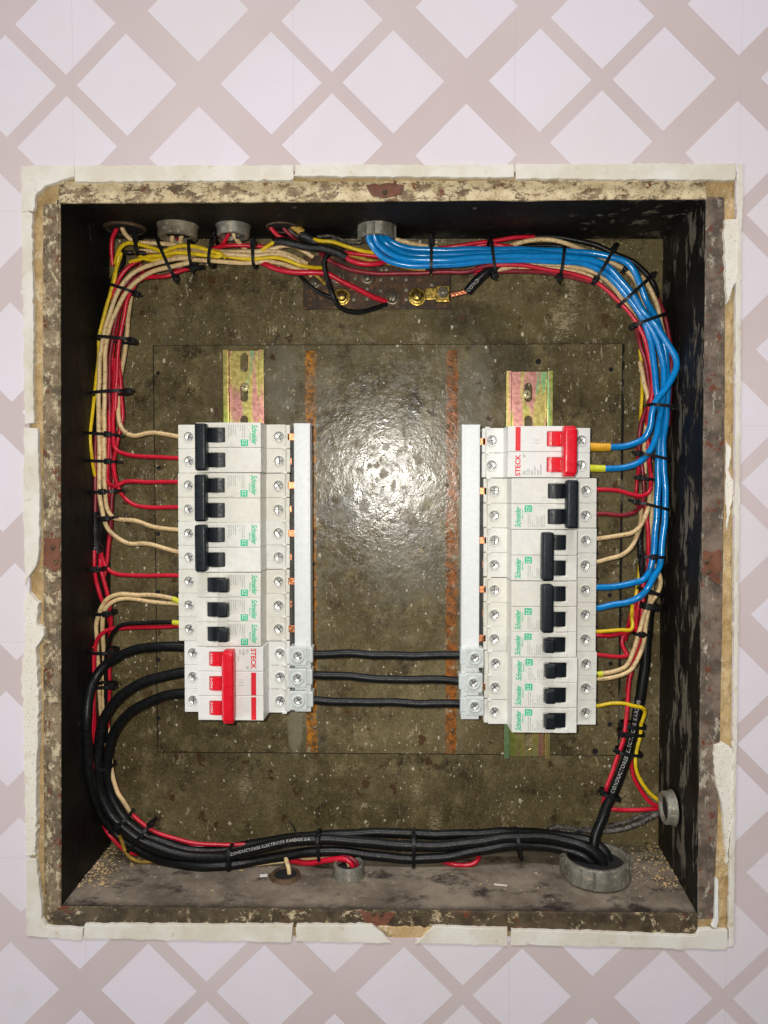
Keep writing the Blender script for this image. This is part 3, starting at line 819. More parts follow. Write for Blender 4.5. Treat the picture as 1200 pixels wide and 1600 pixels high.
def breaker_parts(kind, poles, state, amps=''):
    g = GEO[kind]; ez = kind == 'ez'
    root = empty('circuit_breaker')
    body = MB(); toggles = []; screws = []
    bodym = M['white_body'] if ez else M['steck_white']
    for k in range(poles):
        z1 = -PITCH_MM * k - .06; z0 = -PITCH_MM * (k + 1) + .06; zc = (z0 + z1) / 2
        body.box(.8, g['L'] - 1.4, YT + 5.5, 80.0, z0 + .1, z1 - .1, .3, 1)
        body.addm(rnd_plate(0, g['n0'] + .4, z0, z1, [circle(g['s0'], zc, 3.5, 22)], YT, YT + 6))
        body.addm(rnd_plate(g['n1'] - .4, g['L'] - 3.6, z0, z1, [circle(g['s1'], zc, 3.5, 22)], YT, YT + 6))
        # inner end, stepped down toward the bus bar
        body.box(g['L'] - 3.9, g['L'] - .6, YT + 2.2, YT + 9, z0 + .1, z1 - .1, .8, 2)
        body.box(g['L'] - 6.2, g['L'] - 2.6, YT - .5, YT + 1, z0 - .9, z0 + 1.1, .4, 1)
        # nose
        e0, e1 = z0 + .05, z1 - .05
        q8 = [(g['n0'], YN + 5.6), (g['n1'] - .05, YN + 4.0), (g['n1'] + 1.1, YT + 6), (g['n0'], YT + 6)]
        body.add([(x_, y_, e0) for x_, y_ in q8] + [(x_, y_, e1) for x_, y_ in q8], [(0, 1, 2, 3), (7, 6, 5, 4), (0, 4, 5, 1), (1, 5, 6, 2), (2, 6, 7, 3), (3, 7, 4, 0)])
        tw = g['tA'] if state == 'A' else g['tB']
        ht = 5.15
        body.addm(rnd_plate(g['n0'], g['n1'], z0, z1, [rrect(g['t0'] - .2, tw + (5.2 if (ez and poles == 1) else .4), zc - ht - .15, zc + ht + .15, .7, 2)], YN, YN + 6, .55))
        # raised ring round each terminal hole
        for sx in (g['s0'], g['s1']):
            body.lathe([(3.5, .0), (3.55, .35), (4.2, .45), (4.6, .1), (4.6, -.2)], front_at(sx, YT, zc), 24)
        # cheeks beside the toggle
        for zz in ((zc + ht + .5, z1 - .15), (z0 + .15, zc - ht - .5)):
            if ez:
                body.box(g['t0'] - 1.5, g['t0'] + 8.0, YN - .7, YN + .5, min(zz), max(zz), .5, 2)
        if not ez:
            pass
    bo = body.build('body', bodym, root)
    for k in range(poles):
        zc = -PITCH_MM * (k + .5)
        for sx, base in ((g['s0'], 12), (g['s1'], 40)):
            m1, m2 = MB(), MB()
            pozi(m1, m2, sx, zc, YT + 1.1, 3.2, base + 37 * k + (13 if ez else 0))
            so = m1.build('terminal_screw', M['screw'], root)
            m2.build('screw_slot', M['screw_dark'], so)
        # toggle: curved barrel with ribs
        tm = M['dark_toggle'] if ez else M['red_toggle']
        t1 = (g['tA'] if state == 'A' else g['tB'])
        if ez and poles == 1: t1 = g['tB'] + 1.0
        tb = MB(); ht = 5.1; n = 10; vs = []; fs = []
        x0 = g['t0']; R = 15.0; xm = (x0 + t1) / 2
        for j in range(n + 1):
            xx = x0 + (t1 - x0) * j / n
            yy = YN - .5 + ((xx - xm) ** 2) / (2 * R)
            for z in (zc - ht, zc + ht): vs.append((xx, yy, z))
            for z in (zc - ht, zc + ht): vs.append((xx, YN + 7, z))
        for j in range(n):
            b = j * 4
            fs += [(b, b + 1, b + 5, b + 4), (b, b + 4, b + 6, b + 2), (b + 1, b + 3, b + 7, b + 5)]
        fs += [(0, 2, 3, 1), (n * 4, n * 4 + 1, n * 4 + 3, n * 4 + 2)]
        tb.add(vs, fs, False)
        for f in ((.36, .47, .58) if ez else (.62, .72)):
            xx = x0 + (t1 - x0) * f
            tb.box(xx - .34, xx + .34, YN - 1.5, YN + .6, zc - ht, zc + ht, .15, 1)
        if ez and poles == 1:     # round thumb grip on the single lever
            vv = MB(); vv.box(g['tB'] - 2.6, g['tB'] + 5.0, YN - 6.5, YN + 1, zc - 4.9, zc + 4.9, 1.7, 4, True)
            tb.addm(vv)
        to = tb.build('toggle', tm, root)
        if not ez:
            s = 'I-ON' if state == 'B' else 'O-OFF'
            tx = fit(text_mb(s, 2.6, .02), 0, 7.0, 0, 1.5)
            xx = x0 + .7
            # reads downward on the left column
            q = MB()
            for v in tx.v: pass
            q.add([Vector((xx + v.z, YN - .5 + ((xx + v.z - xm) ** 2) / (2 * R) - .12, zc + 3.7 - v.x)) for v in tx.v], tx.f)
            q.build('toggle_print', M['white_print'], to)
    if poles > 1:
        h0, h1 = g['hA'] if state == 'A' else g['hB']
        zt = -(PITCH_MM - 10.2) / 2 + 2.0; zb_ = -PITCH_MM * poles + (PITCH_MM - 10.2) / 2 - 2.0
        if ez: zt, zb_ = -1.2, -PITCH_MM * poles + 1.4
        hb = MB()
        if ez:
            hb.box(h0, h1, YN - 10.5, YN - .9, zb_, zt, 2.0, 4, True)
        else:
            hb.box(h0, h1, YN - 11.5, YN - .9, zb_, zt, 2.4, 4, True)
            hb.box(h0 + 1.2, h1 - .3, YN - 10.5, YN - 2, zb_ - 1.4, zt + 1.4, 1.2, 3, True)
            for k in range(poles):
                zc = -PITCH_MM * (k + .5)
                inn = (t1 - 1.0, h0 + 1.2) if state == 'B' else (h1 - 1.0, x0 + 2.0)
                hb.box(min(inn), max(inn), YN - 4.5, YN + .5, zc - 5.1, zc + 5.1, .4, 2)
        hb.build('handle_tie', M['dark_toggle'] if ez else M['red_toggle'], root)
    # printing
    def place(tx, x, z):      # tx: x right along -Z world, z up along +X world
        q = MB(); q.add([Vector((x + v.z, YN - .08, z - v.x)) for v in tx.v], tx.f); return q
    if ez:
        lg = MB()
        t = fit(text_mb('Schneider', 3.4, .07, .28, .92), 0, 14.6, 0, 4.3)
        lg.addm(place(t, 59.6, -1.6))
        lg.build('printed_logo', M['green_print'], root)
        sub = MB(); t = fit(text_mb('Electric', 1.2, .02), 0, 6.0, 0, 1.2); sub.addm(place(t, 57.9, -7.8)); sub.build('printed_line', M['green_print'], root)
        sq = curve_mb([rrect(51.6, 56.9, -17.2, -12.4, .6, 3)], .03)
        for v in sq.v: v.y += YN - .05
        so = sq.build('printed_badge', M['green_print'], root)
        t = fit(text_mb('EZ', 3.6, .0), 0, 3.5, 0, 3.0)
        q = MB(); q.add([Vector((52.8 + v.z, YN - .12, -13.0 - v.x)) for v in t.v], t.f)
        q.build('badge_letters', M['white_print'], so)
        fp = MB(); rr = random.Random(5)
        for j, xx in enumerate((42.4, 43.6, 44.8, 46.2, 47.6, 49.2, 51.0, 52.6, 54.0)):
            z = -1.8
            lim = -12 if xx < 43 else (-11 if xx > 50.5 else -9)
            while z > lim:
                l = rr.uniform(.5, 1.6)
                fp.box(xx, xx + .55, YN - .09, YN - .02, z - l, z)
                z -= l + .35
                if rr.random() < .12: break
        for z in (-16.9,):
            fp.box(41.6, 46.5, YN - .09, YN - .02, z - .2, z)
        for k in range(poles):
            zc = -PITCH_MM * (k + .5)
            for xa, xb in ((g['s1'] + 3.9, g['L'] - 3.9), (.4, g['s0'] - 4.6)):
                ml = MB(); ml.box(xa, xb, YT - .06, YT + .02, zc - .11, zc + .11)
                ml.build('mould_line', M['pale_print'], root)
        fp.build('fine_print', M['pale_print'], root)
        nt = MB()
        for k in range(poles + 1):
            zz = -PITCH_MM * k
            nt.box(-.9, .5, YT + .6, YT + 5, zz - .7 + (.7 if k == 0 else 0) * -1, zz + .7 - (.7 if k == 0 else 0), .1)
        nt.build('end_clip', M['dark_toggle'], root)
    else:
        lg = MB()
        t = fit(text_mb('STECK', 4.4, .12), 0, 15.2, 0, 3.9)
        lg.addm(place(t, 54.8, -1.2))
        for k in range(1, poles):
            lg.box(54.9, 58.6, YN - .1, YN - .02, -PITCH_MM * (k + 1) + .6, -PITCH_MM * k - .7)
        lg.build('printed_logo', M['red_print'], root)
        fp = MB()
        fp.addm(place(fit(text_mb('SD', 2, .02), 0, 3.1, 0, 1.9), 51.2, -1.9))
        fp.addm(place(fit(text_mb(amps, 2, .02), 0, 4.3, 0, 1.9), 48.4, -1.9))
        fp.addm(place(fit(text_mb('%dP' % poles, 2, .02), 0, 2.4, 0, 1.7), 51.4, -14.2))
        if state == 'A':
            for xx, s, l in ((46.0, '60Hz', 3.4), (43.9, '127/220V', 6.4), (41.6, '6000', 3.4), (39.6, '220/380V', 8.0)):
                fp.addm(place(fit(text_mb(s, 1.5, .01), 0, l, 0, 1.2), xx, -1.9))
        else:
            fp.addm(place(fit(text_mb('6000', 1.5, .01), 0, 3.6, 0, 1.2), 46.2, -1.9))
            fp.addm(place(fit(text_mb('60Hz', 1.5, .01), 0, 3.6, 0, 1.2), 44.9 + .1, -6.9))
        # switch symbol on the second pole
        for j in range(poles):
            zz = -PITCH_MM * 1.35 - j * 2.1
            for dx, dz, lx, lz in ((0, 0, 1.6, .25), (2.0, .7, .25, 1.3), (2.6, 0, 1.8, .25)):
                fp.box(41.5 + dx + (4 if state == 'B' else 0), 41.5 + dx + lx + (4 if state == 'B' else 0), YN - .09, YN - .02, zz - dz * .5, zz - dz * .5 + lz)
        fp.build('fine_print', M['grey_print'], root)
        ep = MB()
        for k in range(poles - 1):
            t = fit(text_mb('EN 60898', 1.5, .01), 0, 4.6, 0, 1.3)
            ep.add([Vector((g['n1'] + 3.2 + v.x, YT - .08, -PITCH_MM * (k + 1) - .6 + v.z)) for v in t.v], t.f)
        ep.build('edge_print', M['pale_print'], root)
    return root
def copy_tree(o, parent=None):
    c = o.copy(); COL.objects.link(c)
    if parent: c.parent = parent
    for ch in list(o.children): copy_tree(ch, c)
    return c
protos = {}
ztopL = P(300, 663.5, YT).z
ztopR = P(840, 670.0, YT).z
def put_breaker(key, side, row, x_end_px, lab, dz=0):
    kind, poles, state, amps = key
    if key in protos: r = copy_tree(protos[key])
    else: r = breaker_parts(kind, poles, state, amps); protos[key] = r
    x = P(x_end_px, 800, YT).x
    if side == 'L':
        r.location = (x * .001, 0, (ztopL - row * PITCH_MM + dz) * .001)
    else:
        r.rotation_euler = (0, math.pi, 0)
        r.location = (x * .001, 0, (ztopR - (row + poles) * PITCH_MM * KR + dz) * .001)
        r.scale = (1, 1, KR)
    r.rotation_euler[1] += math.radians(random.uniform(-.28, .28))
    tag(r, lab, 'circuit breaker', 'circuit breakers in the %s column' % ('left' if side == 'L' else 'right'))
    return r
put_breaker(('ez', 2, 'A', ''), 'L', 0, 279.5, 'two pole breaker with dark tie bar, topmost of the left column')
put_breaker(('ez', 2, 'A', ''), 'L', 2, 278.5, 'two pole breaker with dark tie bar fed by two red wires, left column')
put_breaker(('ez', 2, 'A', ''), 'L', 4, 278.0, 'two pole breaker with dark tie bar fed by two cream wires, left column')
put_breaker(('ez', 1, 'B', ''), 'L', 6, 278.0, 'single breaker with one red wire, upper of the three singles at left')
put_breaker(('ez', 1, 'B', ''), 'L', 7, 277.5, 'single breaker with two cream wires in a yellow ferrule, left column')
put_breaker(('ez', 1, 'B', ''), 'L', 8, 277.5, 'single breaker with black and red wires in a yellow ferrule, left column')
put_breaker(('sd', 3, 'B', 'C40'), 'L', 9, 286, 'three pole main breaker with red handle fed by thick black cables')
put_breaker(('sd', 2, 'A', 'C32'), 'R', 0, 921, 'two pole breaker with red handle switched off, top of the right column', .6)
put_breaker(('ez', 2, 'A', ''), 'R', 2, 932, 'two pole breaker with tie bar pushed outward, below the red handled one', .3)
put_breaker(('ez', 2, 'B', ''), 'R', 4, 932.5, 'two pole breaker with dark tie bar and two cream wires, right column')
put_breaker(('ez', 2, 'B', ''), 'R', 6, 933, 'two pole breaker with dark tie bar and two blue wires, right column')
put_breaker(('ez', 1, 'B', ''), 'R', 8, 933, 'single breaker with yellow and red wires together, right column')
put_breaker(('ez', 1, 'B', ''), 'R', 9, 935, 'single breaker with one bright red wire, right column')
put_breaker(('ez', 1, 'B', ''), 'R', 10, 934.5, 'single breaker with two cream wires, right column')
put_breaker(('ez', 1, 'B', ''), 'R', 11, 934.5, 'single breaker with a lone yellow wire, bottom of the right column')

# ------------------------------------------------------------------ comb bus bars and feed terminals
def busbar(x0, x1, ytop, ybot, side, z_top, lab):
    a = P(x0, ytop, 32); b = P(x1, ybot, 32)
    c = Vector(((a.x + b.x) / 2, 48, (a.z + b.z) / 2)); sh = Matrix.Translation(-c)
    root = tag(empty('comb_busbar', c), lab, 'busbar', 'comb busbars beside the breakers')
    mb = MB(); mb.box(a.x, b.x, 32, 46, b.z, a.z, .5)
    mb.box(a.x - .25, b.x + .25, 32.6, 46.2, a.z - 1.6, a.z + .35, .3)
    for xx in (a.x + 1.3, b.x - 1.6):
        mb.box(xx, xx + .35, 31.85, 32.4, b.z + .8, a.z - 1.8, .1, 1)
    q = MB(); q.addm(mb, sh); q.build('cover', M['cover_white'], root)
    sx = -1 if side == 'L' else 1
    xe = a.x if side == 'L' else b.x
    mb = MB(); x_a = xe + sx * .1; x_b = xe + sx * 3.2
    mb.box(min(x_a, x_b), max(x_a, x_b), 41, 50, b.z + 4, a.z - 4)
    q = MB(); q.addm(mb, sh); q.build('insulator', M['screw_dark'], root)
    for k in range(12):
        z = z_top - PITCH_MM * (k + .5) * (1 if side == 'L' else KR)
        mb = MB(); x_b = xe + sx * 6.0
        mb.box(min(xe, x_b), max(xe, x_b), 40.2 + 3.2 * (k % 2), 42 + 3.2 * (k % 2), z - 2.6, z + 2.6, .2)
        q = MB(); q.addm(mb, sh); q.build('tooth', M['copper'], root)
    return root
busbar(459, 486, 662, 1112, 'L', ztopL, 'white covered comb busbar along the left breakers')
busbar(722, 748, 664, 1124, 'R', ztopR, 'white covered comb busbar along the right breakers')
def feed_block(px, py, side, lab):
    c = P(px, py, 28); s = 1 if side == 'L' else -1
    root = tag(empty('feed_terminal', c), lab, 'terminal', 'milky feed terminals at the foot of the busbars')
    mb = MB()
    pl = curve_mb([rrect(-6.6, 6.6, -7.2, 7.2, 1.0, 3), circle(0, 0, 3.2, 22)], 2.5, .5, 2)
    for v in pl.v: v.y += 1.5
    mb.addm(pl); mb.box(-6.2, 6.2, 3.6, 13, -6.8, 6.8, .6)
    mb.box(min(s * 5.5, s * 10.8), max(s * 5.5, s * 10.8), .6, 13, -5.2, 6.2, .9)
    mb.lathe([(3.2, 0), (3.3, .8), (4.5, .9), (5.0, .3)], front_at(0, -1.0, 0), 26)
    for dx in (-4.9, 4.9):
        for dz in (-5.4, 5.4):
            mb.box(dx - .8, dx + .8, -1.35, 0, dz - .8, dz + .8, .2)
    mb.build('housing', M['clear_white'], root)
    m1, m2 = MB(), MB(); pozi(m1, m2, 0, 0, .9, 3.0, 30 + px % 40)
    so = m1.build('terminal_screw', M['screw'], root); m2.build('screw_slot', M['screw_dark'], so)
names = ('upper', 'middle', 'lower')
for (x, y), nm in zip(((466, 1025), (465.5, 1059.5), (466.5, 1094.5)), names):
    feed_block(x, y, 'L', '%s milky feed terminal on the left busbar' % nm)
for (x, y), nm in zip(((742, 1028), (740, 1067), (742, 1103)), names):
    feed_block(x, y, 'R', '%s milky feed terminal on the right busbar' % nm)
# ------------------------------------------------------------------ earth bar
a, b = P(474, 400, 86), P(704, 482, 86)
root = tag(empty('earth_bar', P(589, 440, 88)), 'tarnished copper earth bar with brass bolts at the back of the box', 'earth bar')
sh = Matrix.Translation(-P(589, 440, 88))
mb = MB(); mb.box(a.x, b.x, 84.5, 88, b.z, a.z, .4)
q = MB(); q.addm(mb, sh); q.build('bar', M['copper_bar'], root)
mb = MB(); mb.box(a.x + 8, b.x - 8, 88, 92.5, b.z + 6, a.z - 6)
q = MB(); q.addm(mb, sh); q.build('spacer', M['side'], root)
for px, py, r, mt in ((528, 433, 5.6, 'old_steel'), (534, 464, 5.4, 'brass'), (613, 466, 5.8, 'old_steel'), (652, 464, 5.6, 'brass'), (574, 435, 4.8, 'old_steel'), (492, 443, 4.2, 'old_steel')):
    c = P(px, py, 84.4)
    mb = MB(); mb.lathe([(r, -.2), (r, .9), (r * .82, 1.1), (r * .62, 1.1), (r * .62, 3.0), (r * .5, 3.5), (.001, 3.6)], front_at(*c), 24)
    q = MB(); q.addm(mb, sh); bo = q.build('bolt', M[mt], root)
    mb = MB(); mb.lathe([(r * 1.3, -.3), (r * 1.3, .35), (r * 1.2, .5), (r * .8, .5)], Matrix.Translation((0, -.1, 0)) @ front_at(*c), 26)
    q = MB(); q.addm(mb, sh); q.build('washer', M['brass' if px in (534, 652) else 'bushing_dark'], bo)
    mb = MB(); mb.box(-r * .55, r * .55, -.2, .2, -.45, .45)
    q = MB(); q.addm(mb, sh @ Matrix.Translation((c.x, c.y - 3.6, c.z)) @ Matrix.Rotation(px * .7, 4, 'Y')); q.build('bolt_slot', M['screw_dark'], bo)
for px, py in ((555, 435), (595, 437), (613, 435), (635, 437), (675, 445), (574, 451), (574, 467), (595, 454), (635, 453), (635, 468), (553, 468), (510, 440), (604, 421), (596, 421)):
    c = P(px, py, 84.4)
    mb = MB(); mb.lathe([(1.7, -.1), (1.6, .5), (1.0, .9), (.001, 1.0)], front_at(*c), 12)
    q = MB(); q.addm(mb, sh); q.build('stud', M['bushing'], root)
c = P(690, 458, 80)
cl = tag(empty('cable_clamp', c), 'brass clamp with hex nut gripping the bare copper strands', 'clamp')
mb = MB(); mb.box(-4.5, 6.5, -1, 4.0, -7, 6, .8); mb.box(-13, -3, 1.6, 3.6, -4.6, 4.6, .5); mb.build('clamp_body', M['brass'], cl)
mb = MB(); mb.lathe([(4.8, 0), (4.8, 2.6), (4.0, 3.1), (2.4, 3.1), (2.4, 4.6), (.001, 4.8)], front_at(1, -1, 0), 6, False); mb.build('nut', M['old_steel'], cl)
# ------------------------------------------------------------------ wires
WN = {'red_wire': 'red', 'dark_red_wire': 'dark red', 'cream_wire': 'cream', 'yellow_wire': 'yellow', 'blue_wire': 'blue', 'black_wire': 'black', 'dusty_black': 'dusty black', 'dirty_yellow': 'dirty yellow'}
def roomy(px, py, y, r):
    """keep a wire of radius r (mm) clear of the box walls and floor"""
    q = r / .48 + 1.5
    if px < 330: y = min(y, 4 + 89 * (px - q - 93) / 80)
    if px > 900:
        xo, xi = 1103 - 13 * max(0, min(1, (py - 316) / 1110)), 1035 - 8 * max(0, min(1, (py - 374) / 945))
        y = min(y, 4 + 89 * (xo - px - q) / (xo - xi))
    if py > 1250:
        fo, fi = 1418 + 10 * px / 1100, 1317 + 3 * px / 1030
        y = min(y, 4 + 89 * (fo - py - q) / (fo - fi))
    return max(y, 14)
def pts3(s, y, r=0, free=0):
    raw = [tuple(float(q) for q in t.split(',')) for t in s.split()]
    ys = [r[2] if len(r) > 2 else None for r in raw]
    known = [i for i, v in enumerate(ys) if v is not None]
    if not known: ys = [y] * len(raw)
    else:
        for i in range(len(ys)):
            if ys[i] is None:
                lo = max([k for k in known if k < i], default=None); hi = min([k for k in known if k > i], default=None)
                if lo is None: ys[i] = ys[hi]
                elif hi is None: ys[i] = ys[lo]
                else: ys[i] = ys[lo] + (ys[hi] - ys[lo]) * (i - lo) / (hi - lo)
    if r:
        n = len(raw)
        ys = [roomy(a[0], a[1], yy, r) if i < n - free else yy for i, (a, yy) in enumerate(zip(raw, ys))]
        for _ in range(1):
            ys = [ys[0]] + [min(ys[i], .25 * ys[i - 1] + .5 * ys[i] + .25 * ys[i + 1]) for i in range(1, n - 1)] + [ys[-1]]
    return [P(a[0], a[1], yy) for a, yy in zip(raw, ys)]
def W(mat, dia, label, y, s, sleeve=None, name=None, cat='wire', group='loose wires in the box', free=0):
    path = catmull(pts3(s, y, dia / 2, free))
    # hand-bent wires are never perfectly smooth
    ph = random.uniform(0, 9)
    for i, p in enumerate(path[1:-1], 1):
        a = .16 * min(1.3, dia / 3.4)
        p.x += a * math.sin(i * .55 + ph) + a * .6 * math.sin(i * .23 + 2 * ph); p.z += a * math.sin(i * .43 + 1.7 * ph)
    mb = tube(MB(), path, dia / 2, 12 if dia < 6 else 18)
    og = centre(mb)
    nm = name or WN[mat].replace(' ', '_') + ('_wire' if dia < 5.9 else '_cable')
    o = tag(mb.build(nm, M[mat], origin=og), label, cat if dia < 5.9 or cat != 'wire' else 'cable', group)
    if sleeve:
        end, sm, sd, sl = sleeve
        pp = path if end == 0 else path[::-1]
        acc = 0; seg = [pp[0]]
        for i in range(1, len(pp)):
            acc += (pp[i] - pp[i - 1]).length
            seg.append(pp[i])
            if acc > sl: break
        sb = tube(MB(), seg, sd / 2, 14)
        for v in sb.v: v -= og
        sb.build('ferrule_sleeve', M[sm], o)
    return o, path, og
def cable_text(res, s, start, size, off_ang=0.0, r=4, flip=False, mat='cable_print'):
    o, path, og = res
    if flip: path = path[::-1]
    cum = [0]
    for i in range(1, len(path)): cum.append(cum[-1] + (path[i] - path[i - 1]).length)
    t = text_mb(s, size, .025, 0, 1.12)
    def at(u):
        u = max(0, min(cum[-1] - .01, u)); lo = 0
        for i in range(len(cum) - 1):
            if cum[i + 1] > u: lo = i; break
        k = (u - cum[lo]) / (cum[lo + 1] - cum[lo])
        p = path[lo].lerp(path[lo + 1], k)
        a, b = max(lo - 2, 0), min(lo + 3, len(path) - 1)
        return p, (path[b] - path[a]).normalized()
    mb = MB(); vs = []
    for v in t.v:
        p, T = at(start + v.x)
        toc = (Vector((0, -D, 0)) - p).normalized()
        N = (toc - T * toc.dot(T)).normalized(); B = N.cross(T)
        an = (v.z - size * .36) / r + off_ang
        vs.append(p + (N * math.cos(an) + B * math.sin(an)) * (r + .09) - og)
    mb.add(vs, t.f)
    return mb.build('cable_print', M[mat], o)

R3, CR, YL, BL = 3.3, 3.5, 2.9, 4.9
# ---- left column of breakers
W('cream_wire', CR, 'cream wire into the topmost left breaker, rising in a soft hump', 60, '205,455,74 200,500,72 197,540,72 186,600,70 185,640,68 188,664,64 197,677,60 210,681 235,676 278,682,56 284,682,56')
W('red_wire', R3, 'red wire into the second screw of the left column', 66, '180,560,68 178,620,66 177,670,64 180,700,62 195,709,60 215,713 250,714 278,716,56 284,716,56')
W('red_wire', R3, 'red wire bowing up into the third screw of the left column', 62, '171,640,66 170,700,66 168,750,62 178,760,56 195,753,57 235,753 278,753,56 284,753,56')
W('red_wire', R3, 'red wire sweeping down into the fourth screw of the left column', 64, '185,560,68 190,620,70 191,655,70 183,690,72 178,725,66 181,750,64 190,772,60 206,787,58 235,793 278,792,56 284,792,56')
W('cream_wire', CR, 'cream wire leaving the tie and running flat to the fifth left screw', 58, '163,640,60 163,700,60 163,750,60 168,795,64 178,809,62 190,812,60 212,814 240,823 278,828,56 284,828,56')
W('cream_wire', CR, 'cream wire diving under the tie to the sixth left screw', 56, '155,640,60 156,700,60 155,760,60 160,800,58 168,825,57 180,838,57 202,849 230,850 278,862,56 284,863,56')
W('red_wire', R3, 'red wire curling out below the black tape to the seventh left screw', 62, '156,850,66 160,872,62 166,886,60 178,896,58 220,899 278,899,56 284,899,56')
W('cream_wire', CR, 'upper of the two cream wires sharing a yellow ferrule at left', 60, '164,1150,74 156,1100,70 154,1050,66 151,1000,62 151,975,60 157,952,58 168,936,57 187,928,56 215,930 240,930 270,935 284,942,56', ('e', 'lime', 4.2, 6.5))
W('cream_wire', CR, 'lower of the two cream wires sharing a yellow ferrule at left', 62, '173,1225,76 168,1180,76 162,1100,70 163,1040,68 161,1000,64 160,975,60 165,952,57 178,939,56 195,935 235,940 272,943 284,944,57')
W('black_wire', R3, 'thin black wire curving out above the thick cables into a yellow ferrule', 60, '166,1160,72 166,1100,70 165,1040,66 169,1008,60 176,990,57 190,977,56 230,973 265,972 284,973,56', ('e', 'lime', 4.0, 6.0))
W('red_wire', R3, 'red wire running right beneath the thin black one at left', 60, '147,1180,74 147,1120,70 147,1040,66 150,1006,60 158,992,58 170,984,58 195,981 240,980 272,978 284,976,57')
# ---- left vertical bundle
W('yellow_wire', YL, 'yellow wire down the outer edge of the left bundle', 62, '186,400,60 181,422,62 175,448,62 165,485,62 156,520 154,560 149,605 145,640 141,680 144,722,66 152,760,72')
W('cream_wire', CR, 'outer of two cream wires side by side down the left bundle', 58, '300,402,56 265,406,56 235,414,56 208,427,56 190,445 173,485 163,520 156,560 155,600 154,640,58 155,700,60 156,740,62')
W('cream_wire', CR, 'inner of two cream wires side by side down the left bundle', 59, '300,410,58 265,417,58 240,424,58 215,438,58 196,458 182,485 169,520 164,560 164,600 163,640 163,700,61 163,740,63')
W('red_wire', R3, 'bright red wire at the inner side of the left bundle', 62, '225,424,62 208,450,64 198,470,62 194,495 187,525 184,560 182,600 180,640,66')
W('dark_red_wire', R3, 'dark red wire sunk in the middle of the left bundle', 66, '222,412,64 200,440,66 186,480 179,510 174,540 171,580 171,640 172,700 177,745 174,790,66 172,840,68')
W('red_wire', R3, 'red wire behind the cream pair in the left bundle', 68, '190,470,70 178,530,68 172,600 171,660 168,720 172,775 174,800 171,840,68 168,870 163,900')
W('red_wire', R3, 'crimson wire arching over the corner tie at upper left', 60, '240,398,62 218,406,60 200,418,60 188,432,60 180,452,62 176,480,66')
W('red_wire', R3, 'red wire peeping out under the cream bend at upper left', 63, '300,418,66 280,424,62 262,431,60 245,432,60 226,434,62 205,448,66')
W('dark_red_wire', R3, 'dark wire between the two cream bends at upper left', 62, '290,418,64 250,420,61 220,430,61 200,447,62 185,478,64')
W('dark_red_wire', R3, 'dark red wire left of the cream pair above the black tape', 66, '150,680,70 149,710,68 149,760,68 149,800,70')
W('red_wire', R3, 'left red wire emerging below the black tape', 62, '147,860,70 147,885,62 151,910,61 158,935,62 168,955,68 172,975,68')
W('red_wire', R3, 'right red wire emerging below the black tape', 62, '156,860,68 157,885,60 163,910,60 170,938,62 173,965,66 171,1010,70 171,1070,70 168,1130,72 164,1180,76')
W('red_wire', R3, 'red wire showing between the thick cables at lower left', 70, '146,1010,74 146,1060,72 145,1120,70 142,1170,74 145,1220,78')
W('cream_wire', CR, 'cream wire bulging out inside the curve of the thick cables', 72, '168,1130,74 172,1170,72 174,1200,66 178,1221,64 184,1239,63 194,1253,63 201,1265,64 206,1280,72')
W('red_wire', R3, 'red wire sweeping along the inside of the lower left bend', 66, '165,1160,78 172,1200,78 186,1240,76 204,1269,66 224,1288,64 246,1301,63 279,1312,63 310,1318,64 350,1320,67 400,1318,72')
W('red_wire', 3.0, 'second red wire tucked under the bright one at the bottom bend', 70, '222,1293,70 246,1307,66 275,1317,66 305,1322,66 340,1323,70 380,1322,72')
W('red_wire', R3, 'red loop hanging outside the thick cables at lower left', 64, '163,1270,76 163,1288,68 170,1303,64 182,1317,64 196,1329,66 212,1334,70 225,1332,74')
W('dirty_yellow', YL, 'dirty yellow wire looping below the thick cables at lower left', 62, '183,1300,70 190,1314,62 196,1330,62 207,1342,62 222,1346,62 240,1346,64 275,1352,68 330,1358,70')
mb = MB(); tp = pts3('143,768 143,790 147,815 147,840 151,865', 64)
pth = catmull(tp); rr = [5.2 + .7 * math.sin(i * 1.1) for i in range(len(pth))]
tube(mb, pth, 5, 14, radii=rr)
tag(mb.build('electrical_tape', M['tape'], origin=centre(mb)), 'thick black tape wrapping on the left bundle beside the breakers', 'tape', 'black tape wrappings')
# ---- upper left run
W('red_wire', R3, 'red wire dropping from the hole at the far upper left', 66, '186,345,58 182,358,62 176,372 174,392 176,415,70')
W('cream_wire', CR, 'cream wire coming down from the far left hole and turning right', 62, '188,345,58 191,358,60 200,370,60 212,378 235,380 270,382 300,387 345,393 395,393 425,389 445,384 460,385 474,391 490,402,70')
W('cream_wire', CR, 'second cream wire along the upper run, ending by the earth bar', 60, '262,404,66 300,398,64 345,396,60 395,400 425,397 446,399 462,407 476,418 487,432,74')
W('cream_wire', CR, 'lower cream wire along the upper run', 61, '280,404,64 320,407,62 350,409 395,411 418,408 440,412 462,420,68 480,424,74')
W('cream_wire', CR, 'cream wire in the middle of the upper run behind the yellow', 66, '195,395,68 230,392,68 300,394,68 360,400,66 410,394,66 440,394,66 460,402,70 480,412,76')
W('cream_wire', CR, 'grimy cream wire dropping from the second collar', 66, '270,360,62 270,380,70 280,388,74')
W('cream_wire', CR, 'grimy cream wire leaning in the second collar', 66, '288,358,62 283,372,66 282,388,72')
W('dark_red_wire', 4, 'dark red wire between the creams of the second collar', 70, '278,360,66 277,388,74')
W('red_wire', R3, 'red wire leaning out of the third collar', 64, '360,357,60 356,368,62 349,380,66 340,392,72')
